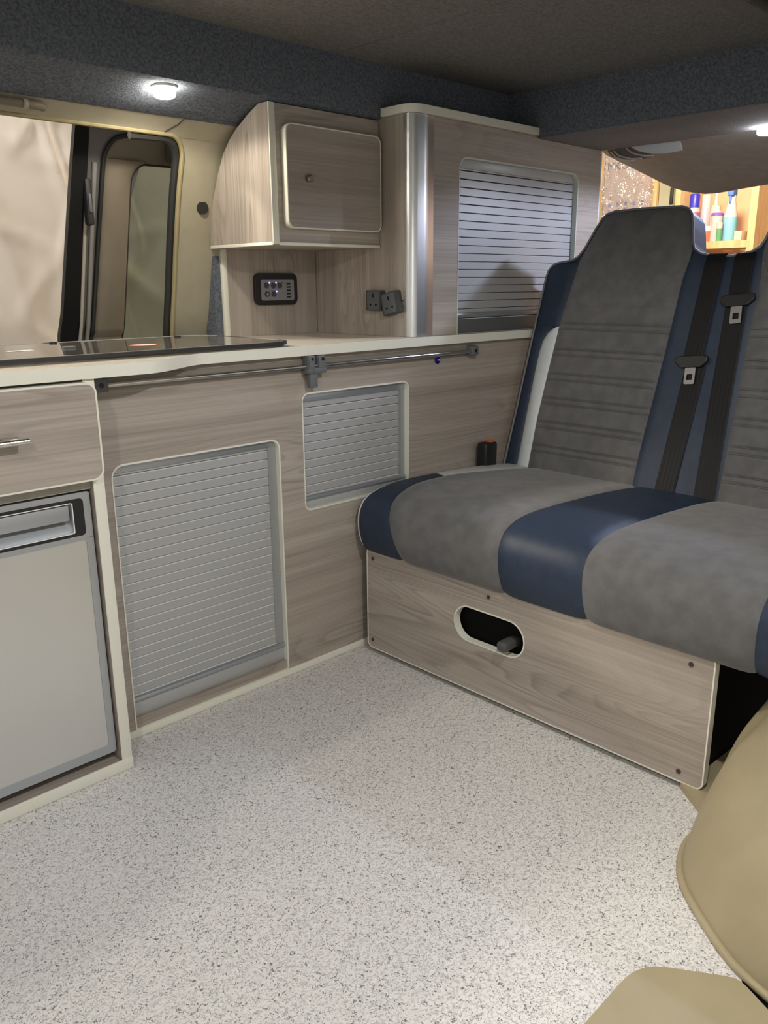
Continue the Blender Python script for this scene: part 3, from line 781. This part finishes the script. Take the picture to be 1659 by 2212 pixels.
# side walls and underside
def side_cap(name, y):
    pts = [cush_pt(i, y) for i in range(len(CP))]
    pts += [(0.66, y, 0.31), (0.05, y, 0.306)]
    return mesh(name, pts, [tuple(range(len(pts)))], navy, cu)
side_cap('end_panel', YL); side_cap('end_panel', YR)
box('underside', 0.015, 0.66, YR+0.012, YL-0.012, 0.3092, 0.325, blackrub, cu)
tube('piping', [cush_pt(i, YL-0.001, 0.002) for i in range(0, len(CP)-4)], 0.0034, whitel, cu, 8)

# --- backrest: local frame y across, w up the back, n towards the front
A0 = Vector((0.593, 0.0, 0.442)); DV = Vector((0.28264, 0, 0.95923)); NV = Vector((-0.95923, 0, 0.28264))
def bp_(y, w, off=0.0):
    p = A0 + DV*w + NV*off
    return (p.x, y, p.z)
YC = -0.600
half = [(-0.030, -0.06), (-0.030, 0.0), (-0.034, 0.20), (-0.038, 0.45), (-0.042, 0.600), (-0.046, 0.620), (-0.056, 0.634), (-0.075, 0.643), (-0.125, 0.650), (-0.143, 0.660), (-0.160, 0.684), (-0.186, 0.745), (-0.200, 0.772), (-0.214, 0.785), (-0.238, 0.792), (-0.340, 0.794), (-0.448, 0.792), (-0.470, 0.784), (-0.482, 0.768), (-0.492, 0.735), (-0.503, 0.690), (-0.512, 0.672), (-0.530, 0.660), (-0.565, 0.651), (-0.600, 0.648)]
outline = half + [(2*YC-y, w) for (y, w) in reversed(half[:-1])]
br = bpy.data.objects.new('backrest', None); br.location = (0.6, -0.6, 0.44); br.empty_display_size = 0.05
link(br, bs)
plate('shell', outline, [], lambda u, v, d: bp_(u, v, -d), 0.085, navy, br)
mdb = br.children[-1].modifiers.new('bevel', 'BEVEL'); mdb.width = 0.008; mdb.segments = 3; mdb.limit_method = 'ANGLE'; mdb.angle_limit = math.radians(60)
tube('piping', [bp_(y, w, 0.003) for (y, w) in outline[1:-1]], 0.0032, plain('grey_piping', (0.20, 0.21, 0.22), 0.5), br, 8)
LEFT = [(0.0, -0.120), (0.16, -0.116), (0.30, -0.120), (0.447, -0.126), (0.55, -0.138), (0.648, -0.150), (0.684, -0.164), (0.745, -0.190), (0.772, -0.203), (0.785, -0.217), (0.789, -0.236)]
RIGHT = [(0.0, -0.479), (0.10, -0.479), (0.40, -0.490), (0.593, -0.494), (0.650, -0.503), (0.690, -0.500), (0.735, -0.489), (0.768, -0.479), (0.784, -0.467), (0.789, -0.450)]
gl_ = lambda w: interp(LEFT, w)
gr_ = lambda w: interp(RIGHT, w)
PLEATS = [0.456, 0.376, 0.300, 0.225, 0.151, 0.076]
def pleat(w):
    d = 0.0
    for p in PLEATS:
        for q in (p, p-0.019):
            d -= 0.0065*math.exp(-((w-q)/0.0030)**2)
        if abs(w-(p-0.0095)) < 0.0095: d -= 0.001
    if 0.05 < w < 0.46:
        k = [p for p in PLEATS if p-0.019 > w]
    return d
def bpanel(name, la, ra, w0, w1, mat, mirror, fn=None, step=0.004, n=24, crown=0.012, top=True, base=0.0):
    rows = []
    nw = max(2, int((w1-w0)/step))
    for i in range(nw+1):
        w = w0 + (w1-w0)*i/nw
        a, b = la(w), ra(w)
        row = []
        for k in range(n+1):
            t = k/n
            y = a + (b-a)*t
            e = min(t, 1-t)*abs(b-a)
            if top: e = min(e, (w1-w))
            off = base + crown*(1-math.exp(-e/0.010))
            if fn: off += fn(w)*(1-math.exp(-e/0.006))
            if mirror: y = 2*YC - y
            row.append(bp_(y, w, off))
        rows.append(row)
    return grid(name, rows, mat, br)
L0 = lambda w: interp([(p[1], p[0]) for p in half[1:9]], w)
WHITE = [(0.0, -0.078), (0.16, -0.074), (0.30, -0.072), (0.365, -0.073), (0.40, -0.078), (0.425, -0.089), (0.440, -0.105), (0.447, -0.124)]
WHL = lambda w: interp(WHITE, w)
for mir in (False, True):
    bpanel('suede_panel', gl_, gr_, -0.03, 0.505, suede, mir, pleat, step=0.0022, n=20, top=False)
    bpanel('headrest_panel', gl_, gr_, 0.505, 0.790, suede, mir, lambda w: -0.004*math.exp(-((w-0.512)/0.003)**2), n=24)
    bpanel('navy_bolster', lambda w: L0(w)-0.002, gl_, 0.447, 0.646, navy, mir, n=12, crown=0.008)
    bpanel('navy_bolster', lambda w: L0(w)-0.002, WHL, -0.03, 0.447, navy, mir, n=10, crown=0.007, top=False)
    bpanel('light_insert', WHL, gl_, -0.03, 0.446, whitel, mir, n=10, crown=0.009, top=False)
    sg = 1
    def yy(y): return 2*YC-y if mir else y
    tube('seam', [bp_(yy(-0.425), 0.513, 0.0125), bp_(yy(-0.450), 0.556, 0.0125), bp_(yy(-0.492), 0.628, 0.011)], 0.0012, stitch, br, 6)
    for p in PLEATS:
        for q in (p, p-0.019):
            tube('stitch_line', [bp_(yy(gl_(q)-0.006 - (gl_(q)-gr_(q)-0.012)*k/6), q, 0.0085) for k in range(7)], 0.0008, stitch, br, 5)
CTOP = lambda y: interp([(-0.60, 0.647), (-0.565, 0.650), (-0.530, 0.658), (-0.505, 0.668)][::1] if False else [(0.0, 0.647), (0.035, 0.650), (0.070, 0.659), (0.092, 0.668)], abs(y-YC))
rows = []
for i in range(25):
    t = i/24
    row = []
    for k in range(21):
        s = k/20
        w = -0.03 + (CTOP(YC + 0.10*(2*s-1)) + 0.03 - 0.002)*t
        a, b = gr_(w), 2*YC-gr_(w)
        y = a + (b-a)*s
        e = min(min(s, 1-s)*abs(b-a), (1-t)*0.65)
        row.append(bp_(y, w, 0.006*(1-math.exp(-e/0.008))))
    rows.append(row)
grid('navy_centre', rows, navy, br)

# --- seat belts
def belt(label, path, tongue_w, ty, tilt, other_y):
    t = thing('seat_belt', label, 'seat belt', bp_(ty, 0.0, 0.02))
    def webbing(name, pts, width, off, mat=webm):
        """pts: (y_centre, w, extra offset); five ribs woven into the strap"""
        rows = []
        for (y, w, e) in pts:
            row = []
            n = 22
            for k in range(n+1):
                s = k/n
                rib = 0.0011*abs(math.sin(math.pi*s*5))
                row.append(bp_(y + width*(0.5-s), w, off+e+rib))
            for k in range(n, -1, -1):
                row.append(bp_(y + width*(0.5-k/n), w, off+e-0.0012))
            rows.append(row)
        return grid(name, rows, mat, t, smooth=True, closed=True)
    (y0, w0), (y1, w1) = path
    webbing('strap', [(y0, w0-0.001, -0.020), (y0, w0+0.004, -0.006)] + [(y0+(y1-y0)*k/12, w0-0.006+(w1-w0+0.006)*k/12, 0.003 if 0 < k else 0) for k in range(13)], 0.052, 0.010)
    webbing('lower_strap', [(other_y[0] + (other_y[1]-other_y[0])*k/10, tongue_w-0.005 + (-0.02-tongue_w+0.005)*k/10, 0) for k in range(11)], 0.056, 0.009)
    ca, sa = math.cos(tilt), math.sin(tilt)
    def mp(u, v, d): return bp_(ty + u*ca - v*sa, tongue_w + u*sa + v*ca, 0.020-d)
    hd = [(-0.045, 0.016), (-0.030, 0.020), (0.030, 0.020), (0.045, 0.014), (0.046, 0.004), (0.028, -0.013), (-0.028, -0.013), (-0.046, 0.002)]
    o = plate('tongue_grip', hd, [], mp, 0.012, black, t)
    b = o.modifiers.new('bevel', 'BEVEL'); b.width = 0.004; b.segments = 2
    plate('tongue_blade', rrect(-0.0145, -0.058, 0.0145, -0.012, 0.004), [rrect(-0.008, -0.047, 0.008, -0.031, 0.002)], mp, 0.002, plain('dull_tongue_metal', (0.30, 0.30, 0.29), 0.45, metal=0.6) if 'dull_tongue_metal' not in MATS else MATS['dull_tongue_metal'], t, d0=0.004)
    return t
belt('black seat belt with its tongue hanging lower, nearer the kitchen', ((-0.580, 0.652), (-0.578, 0.36)), 0.358, -0.578, math.radians(-6), (-0.590, -0.578))
belt('black seat belt with its tongue hanging higher, away from the kitchen', ((-0.657, 0.652), (-0.664, 0.53)), 0.525, -0.665, math.radians(-7), (-0.662, -0.692))

bu = thing('belt_buckle', 'black seat belt buckle with a red button standing beside the cabinet', 'buckle', (0.5, -0.035, 0.43))
box('casing', 0.462, 0.520, -0.058, -0.020, 0.435, 0.530, black, bu, bevel=0.008, seg=3)
box('button', 0.490, 0.512, -0.052, -0.028, 0.528, 0.534, redm, bu, bevel=0.002)

# ================================================================== LAMPS
def downlight(loc, col, watts, kind):
    lab = {'seen_left': 'glowing warm downlight under the felt beam by the side window',
           'seen_cab': 'glowing cool white downlight under the cross beam above the bench',
           'near_front': 'downlight under the near side beam opposite the small roller shutter',
           'near_rear': 'downlight under the near side beam at the rear of the van',
           'far_rear': 'downlight under the window side beam above the fridge end'}[kind]
    t = thing('downlight', lab, 'light', (loc[0], loc[1], loc[2]-0.014), 'downlights around the roof opening')
    x, y, z = loc
    lens = led_cool if kind == 'seen_cab' else led_warm
    tube('housing', [(x, y, z+0.004), (x, y, z-0.004)], 0.028, white_m, t, 28)
    tube('lens', [(x, y, z-0.0041), (x, y, z-0.020), (x, y, z-0.024)], lambda s: 0.024 if s < 0.9 else 0.018, lens, t, 24)
    ld = bpy.data.lights.new('downlight_beam', 'SPOT')
    ld.energy = watts; ld.color = col; ld.spot_size = math.radians(168); ld.spot_blend = 0.25; ld.shadow_soft_size = 0.022
    lo = bpy.data.objects.new('downlight_beam', ld)
    lo.location = (x, y, z-0.027)
    link(lo, t)
    lo.matrix_parent_inverse = WM(t).inverted()
for a in LAMPS: downlight(*a)
for i, (loc, col, w) in enumerate(GARAGE_FILL):
    t = thing('added_garage_lamp', 'added unseen lamp lighting the sheet beside the van' if i == 0 else 'added unseen lamp lighting the shelves in front of the van', 'lamp', (loc[0], loc[1], loc[2]+0.05))
    lathe('socket', [(0.02, 0.05), (0.02, 0.09), (0.03, 0.12), (0.05, 0.13)], loc, black, t)
    lathe('bulb', [(0.005, -0.05), (0.03, -0.035), (0.04, 0.0), (0.03, 0.03), (0.02, 0.05)], loc, emis('bulb_glow_%d' % i, col, 12), t)
    ld = bpy.data.lights.new('added_garage_light', 'POINT'); ld.energy = w; ld.color = col; ld.shadow_soft_size = 0.12
    lo = bpy.data.objects.new('added_garage_light', ld); lo.location = (loc[0], loc[1], loc[2]-0.19)
    link(lo, t)

# ================================================================== TRIMS BY THE NEAR DOOR
FC = smoothtab([(-0.074, -1.042), (-0.106, -1.056), (-0.138, -1.063), (-0.169, -1.064), (-0.203, -1.071), (-0.246, -1.088), (-0.285, -1.114), (-0.315, -1.145), (-0.357, -1.196), (-0.391, -1.247), (-0.413, -1.303), (-0.43, -1.38)], 5)
RG = smoothtab([(-0.085, -1.050, 0.0), (-0.083, -1.054, 0.03), (-0.050, -1.062, 0.10), (-0.008, -1.076, 0.17), (0.050, -1.097, 0.225), (0.12, -1.13, 0.30), (0.20, -1.16, 0.40)], 4)
nr = len(RG)
rows = []
for j in range(nr):
    t = j/(nr-1)
    r0 = RG[j]
    row = []
    for back in (0.22, 0.10, 0.04, 0.012)[0:4]:
        row.append((r0.x + back*0.9, r0.y - back*0.75, r0.z))
    for i, p in enumerate(FC):
        s = i/(len(FC)-1)
        off = Vector((r0.x+0.085, r0.y+1.050, r0.z))
        k = 1 - 0.25*s
        bul = 0.006*math.sin(math.pi*min(1, t*1.3))*math.sin(math.pi*min(1, s*1.15+0.05))
        px = p.x + off.x*k - bul*0.6
        py = p.y + off.y*(1+1.0*s) + bul*0.5
        if i == 0: px, py = r0.x, r0.y
        elif i < 5:
            q = i/5
            px = r0.x*(1-q) + px*q; py = r0.y*(1-q) + py*q
        row.append((px, py, r0.z))
    row.append((row[-1][0]+0.10, -1.50, r0.z)); row.append((row[0][0]+0.10, -1.50, r0.z))
    rows.append(row)
nc = len(rows[0])
vv = [p for r in rows for p in r]
ff = [(i*nc+j, i*nc+(j+1) % nc, (i+1)*nc+(j+1) % nc, (i+1)*nc+j) for i in range(nr-1) for j in range(nc)]
ff += [tuple(range(nc)), tuple((nr-1)*nc+j for j in range(nc))]
wa = mesh('sill_moulding', vv, ff, beige, smooth=True)
tube('lower_lip', [(p.x-0.002, p.y+0.002, 0.006) for p in FC[4:]], 0.007, beige, wa, 10)
tag(wa, 'tall curved beige plastic moulding rising from the floor beside the bench', 'moulding')
sl = plate('sill_plate', [(-0.020, -0.972), (-0.078, -1.046), (-0.05, -1.10), (0.25, -1.16), (0.45, -1.10), (0.45, -1.0), (0.05, -0.985)], [], FZ(0.016), 0.015, beige)
tag(sl, 'low beige plastic sill piece under the corner of the bench board', 'moulding')
B_ = [(-1.7, -1.155), (-0.80, -1.150), (-0.64, -1.147)] + [tuple(p) for p in smoothtab([(-0.56, -1.146), (-0.528, -1.148), (-0.506, -1.156), (-0.486, -1.171), (-0.455, -1.215), (-0.430, -1.253), (-0.427, -1.270), (-0.440, -1.300), (-0.452, -1.325)], 4)] + [(-0.50, -1.42), (-0.53, -1.75), (-1.7, -1.75)]
st_ = plate('step_cover', B_, [], FZ(0.016), 0.015, beige)
md = st_.modifiers.new('bevel', 'BEVEL'); md.width = 0.010; md.segments = 4; md.limit_method = 'ANGLE'; md.angle_limit = math.radians(50)
tag(st_, 'flat beige plastic step cover with a rounded corner at the near edge', 'moulding')
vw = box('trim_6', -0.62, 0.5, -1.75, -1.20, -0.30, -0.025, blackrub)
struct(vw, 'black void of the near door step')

# ================================================================== BEYOND THE VAN
gh = thing('grab_handle', 'cream grab handle on the trim above the side door', 'handle', (-0.74, 0.30, 1.375))
tube('grip', [(-0.83, wally(1.372)-0.008, 1.372), (-0.80, wally(1.372)-0.024, 1.371), (-0.70, wally(1.372)-0.026, 1.371), (-0.662, wally(1.372)-0.020, 1.372), (-0.648, wally(1.372)-0.004, 1.373)], 0.009, door_trim, gh, 10)
tube('end_collar', [(-0.700, wally(1.372)-0.026, 1.371), (-0.690, wally(1.372)-0.025, 1.371)], 0.0105, wallcream, gh, 12)

# hanging sheet with creases
rows = []
for i in range(121):
    z = -0.3 + 2.9*i/120
    row = []
    for k in range(221):
        x = -1.6 + 2.6*k/220
        d = 0.010*noise.noise(Vector((x*1.6, z*0.7, 0.2)))
        for sc, am, sd in (((3.2, 1.0), 0.016, 1.1), ((5.5, 2.4), 0.010, 5.7), ((2.0, 3.4), 0.008, 9.2)):
            q = noise.noise(Vector((x*sc[0] + z*0.55, z*sc[1] - x*0.3, sd)))
            d -= am*max(0.0, 1-abs(q)*7)
        row.append((x, 1.5 + d*0.75, z))
    rows.append(row)
sh = grid('plastic_sheet', rows, sheet_m)
tag(sh, 'large creased white sheet hanging outside the open side door', 'sheet')

# shelving
GX = 3.2
su = thing('shelf_unit', 'pine shelf unit against the orange garage wall', 'shelf', (3.35, 0.55, -0.4))
box('upright', GX-0.02, GX+0.28, 0.330, 0.368, -0.40, 2.2, pine, su)
box('upright', GX-0.02, GX+0.28, 0.768, 0.800, -0.40, 2.2, pine, su)
box('shelf_board', GX-0.02, GX+0.28, 0.369, 0.767, 1.178, 1.216, pine, su)
box('shelf_board', GX-0.02, GX+0.28, 0.369, 0.767, 0.70, 0.735, pine, su)
box('shelf_board', GX-0.02, GX+0.28, 0.369, 0.767, 1.75, 1.785, pine, su)
box('back_strip', GX+0.24, GX+0.27, 0.368, 0.445, -0.40, 2.2, greyboard, su)
gb_ = box('notice_board', GX+0.10, GX+0.13, 0.801, 0.965, 0.6, 1.75, greyboard)
tag(gb_, 'grey green board standing between the chart and the shelves', 'board')
hk = box('wall_hook', GX+0.085, GX+0.0998, 0.872, 0.890, 1.44, 1.53, blackrub, None, bevel=0.004)
tag(hk, 'dark hook fixed to the grey green board', 'hook')
SZ = 1.2165
def bottle(name, label, cat, y, x, r, h, col, kind, capcol=None, mark=None):
    t = thing(name, label, cat, (x, y, SZ), 'cans and bottles on the pine shelf')
    bodym = plain('paint_%s_%d' % (kind, int(abs(y)*1000)), col, 0.4)
    capm = plain('cap_%s_%d' % (kind, int(abs(y)*1000)), capcol or (0.7, 0.7, 0.7), 0.4)
    if kind == 'aerosol':
        lathe('can', [(r*0.95, 0.0), (r, 0.004), (r, h*0.68), (r*0.8, h*0.73)], (x, y, SZ), bodym, t)
        lathe('cap', [(r*0.86, h*0.70), (r*0.86, h*0.97), (r*0.7, h)], (x, y, SZ), capm, t)
        if mark: lathe('band', [(r*1.01, h*0.50), (r*1.01, h*0.62)], (x, y, SZ), plain('band_%d' % int(y*1000), mark, 0.4), t)
    elif kind == 'spraycan':
        lathe('can', [(r*0.95, 0.0), (r, 0.004), (r, h*0.78), (r*0.55, h*0.86)], (x, y, SZ), bodym, t)
        lathe('band', [(r*1.02, h*0.72), (r*1.02, h*0.79), (r*0.9, h*0.81)], (x, y, SZ), capm, t)
        lathe('nozzle', [(r*0.25, h*0.86), (r*0.25, h*0.97), (r*0.15, h)], (x, y, SZ), white_m, t)
    elif kind == 'tube':
        lathe('cartridge', [(r, 0.0), (r, h*0.66), (r*0.9, h*0.70)], (x, y, SZ), bodym, t)
        lathe('nozzle', [(r*0.4, h*0.70), (r*0.12, h)], (x, y, SZ), capm, t)
    elif kind == 'pot':
        lathe('pot', [(r*0.95, 0.0), (r, 0.004), (r, h*0.68)], (x, y, SZ), bodym, t)
        lathe('lid', [(r*1.06, h*0.68), (r*1.06, h*0.98), (r*0.9, h)], (x, y, SZ), capm, t)
    elif kind == 'trigger':
        lathe('bottle', [(r*0.9, 0.0), (r, 0.01), (r*1.02, h*0.45), (r*0.75, h*0.62), (r*0.5, h*0.76)], (x, y, SZ), [bodym, plain('pale_liquid_top', (0.70, 0.62, 0.55), 0.3)], t, mi=[0, 0, 1, 1, 1])
        lathe('collar', [(r*0.52, h*0.74), (r*0.52, h*0.84)], (x, y, SZ), white_m, t)
        box('trigger_head', x-0.035, x+0.02, y-0.018, y+0.018, SZ+h*0.83, SZ+h, capm, t, bevel=0.006)
        box('trigger', x-0.030, x-0.022, y-0.006, y+0.006, SZ+h*0.70, SZ+h*0.84, capm, t, bevel=0.002)
    return t
XB = GX+0.07
bottle('spray_can', 'aerosol can with a tall dark blue cap on the shelf', 'can', 0.725, XB, 0.032, 0.265, (0.62, 0.45, 0.42), 'aerosol', (0.03, 0.03, 0.42), (0.45, 0.08, 0.10))
bottle('spray_can', 'tall pale lilac aerosol can beside the blue capped can', 'can', 0.685, XB+0.06, 0.030, 0.262, (0.45, 0.40, 0.48), 'aerosol', (0.62, 0.52, 0.50))
bottle('sealant_tube', 'pale sealant cartridge with a pointed nozzle on the shelf', 'tube', 0.636, XB+0.08, 0.026, 0.29, (0.62, 0.50, 0.38), 'tube', (0.78, 0.70, 0.60))
bottle('glue_pot', 'small red and grey pot with a white lid at the shelf front', 'pot', 0.630, XB-0.02, 0.026, 0.085, (0.50, 0.14, 0.09), 'pot', (0.78, 0.70, 0.60))
bottle('spray_can', 'silver spray can with a purple band on the shelf', 'can', 0.580, XB-0.01, 0.032, 0.19, (0.50, 0.46, 0.48), 'spraycan', (0.20, 0.10, 0.42))
bottle('green_bottle', 'small green bottle with a white cap on the shelf', 'bottle', 0.545, XB-0.045, 0.015, 0.10, (0.10, 0.32, 0.16), 'pot', (0.70, 0.50, 0.45))
bottle('trigger_bottle', 'light blue trigger spray bottle on the shelf', 'bottle', 0.508, XB, 0.036, 0.285, (0.22, 0.50, 0.66), 'trigger', (0.10, 0.20, 0.65))
bx = box('carton', XB-0.02, XB+0.06, 0.430, 0.470, SZ+0.0005, SZ+0.052, plain('cream_carton', (0.74, 0.62, 0.42), 0.6), None, bevel=0.001)
tag(bx, 'small cream carton beside the blue trigger bottle', 'box')

# wall chart in a clear sleeve
pc = thing('wall_chart', 'colour chart in a shiny clear sleeve on the garage wall', 'chart', (GX+0.05, 1.15, 1.3))
box('backing_post', GX+0.10, GX+0.14, 0.98, 1.40, 1.0, 1.9, pine, pc)
box('paper', GX+0.09, GX+0.099, 1.02, 1.33, 1.20, 1.78, plain('pinkish_chart_paper', (0.62, 0.48, 0.40), 0.6), pc)
sw = [((0.22, 0.24, 0.5), 1.46), ((0.35, 0.33, 0.55), 1.425), ((0.30, 0.42, 0.25), 1.395), ((0.80, 0.45, 0.10), 1.355), ((0.75, 0.35, 0.12), 1.32), ((0.70, 0.30, 0.15), 1.285)]
for j, (c, z) in enumerate(sw):
    mt_ = plain('swatch_%d' % j, c, 0.5)
    for k in range(5):
        y = 1.285 - 0.055*k
        box('swatch', GX+0.0885, GX+0.0899, y-0.009, y+0.009, z-0.011, z+0.011, mt_, pc)
cu_ = bpy.data.curves.new('chart_heading', 'FONT')
cu_.body = 'MKG'; cu_.size = 0.066; cu_.align_x = 'LEFT'
to = bpy.data.objects.new('tmp_text', cu_); COL.objects.link(to)
bpy.context.view_layer.update()
tme = bpy.data.meshes.new_from_object(to.evaluated_get(bpy.context.evaluated_depsgraph_get()))
bpy.data.objects.remove(to)
tme.transform(Matrix(((0, 0, -1, GX+0.0884), (-1, 0, 0, 1.318), (0, 1, 0, 1.660), (0, 0, 0, 1))))
tme.materials.clear(); tme.materials.append(plain('grey_print', (0.16, 0.14, 0.13), 0.6))
link(bpy.data.objects.new('heading', tme), pc)
rows = []
for i in range(33):
    z = 1.20 + 0.57*i/32
    rows.append([(GX+0.070 + 0.014*noise.noise(Vector((y_*7, z*9, 2.0))), y_, z) for y_ in [0.985+0.35*k/24 for k in range(25)]])
grid('clear_sleeve', rows, sleeve_m, pc)
pp = box('paper_note', GX+0.06, GX+0.0615, 0.925, 0.99, 1.33, 1.43, plain('pale_blue_paper', (0.60, 0.66, 0.66), 0.6))
tag(pp, 'pale paper note beside the wall chart', 'paper')

# sun visor with white label, tucked up in the cab
sv = thing('sun_visor', 'folded sun visor with a white label tucked under the cab headliner', 'sun visor', (1.2, 0.0, 1.40))
def vis(name, pts, mat, th=0.004):
    v = [Vector(p) for p in pts]
    n = len(v)
    nn = (v[1]-v[0]).cross(v[2]-v[0]).normalized()*th
    vv = v + [p+nn for p in v]
    f = [tuple(range(n)), tuple(n+i for i in reversed(range(n)))] + [(i, (i+1) % n, n+(i+1) % n, n+i) for i in range(n)]
    return mesh(name, vv, f, mat, sv)
vis('label', [(1.135, -0.085, 1.429), (1.135, -0.182, 1.425), (1.135, -0.26, 1.424), (1.137, -0.27, 1.397), (1.137, -0.216, 1.394), (1.137, -0.168, 1.398), (1.137, -0.118, 1.411)], plain('white_label', (0.66, 0.70, 0.68), 0.5))
vis('visor_pad', [(1.15, 0.007, 1.427), (1.15, -0.083, 1.436), (1.15, -0.118, 1.41), (1.15, -0.164, 1.397), (1.15, -0.153, 1.388), (1.15, -0.095, 1.387), (1.15, -0.044, 1.394), (1.15, -0.008, 1.408)], plain('grey_brown_visor', (0.24, 0.21, 0.19), 0.7))
rib_m = plain('pale_rib', (0.60, 0.54, 0.50), 0.5)
for pts in ([(-0.01, 1.421), (-0.028, 1.404), (-0.046, 1.396), (-0.075, 1.388), (-0.104, 1.387)], [(-0.023, 1.422), (-0.040, 1.407), (-0.058, 1.400), (-0.09, 1.391), (-0.126, 1.389)], [(-0.068, 1.426), (-0.088, 1.411), (-0.108, 1.403), (-0.14, 1.395), (-0.169, 1.394)]):
    tube('visor_rib', [(1.142, y, z) for y, z in pts], 0.0028, rib_m, sv, 6)
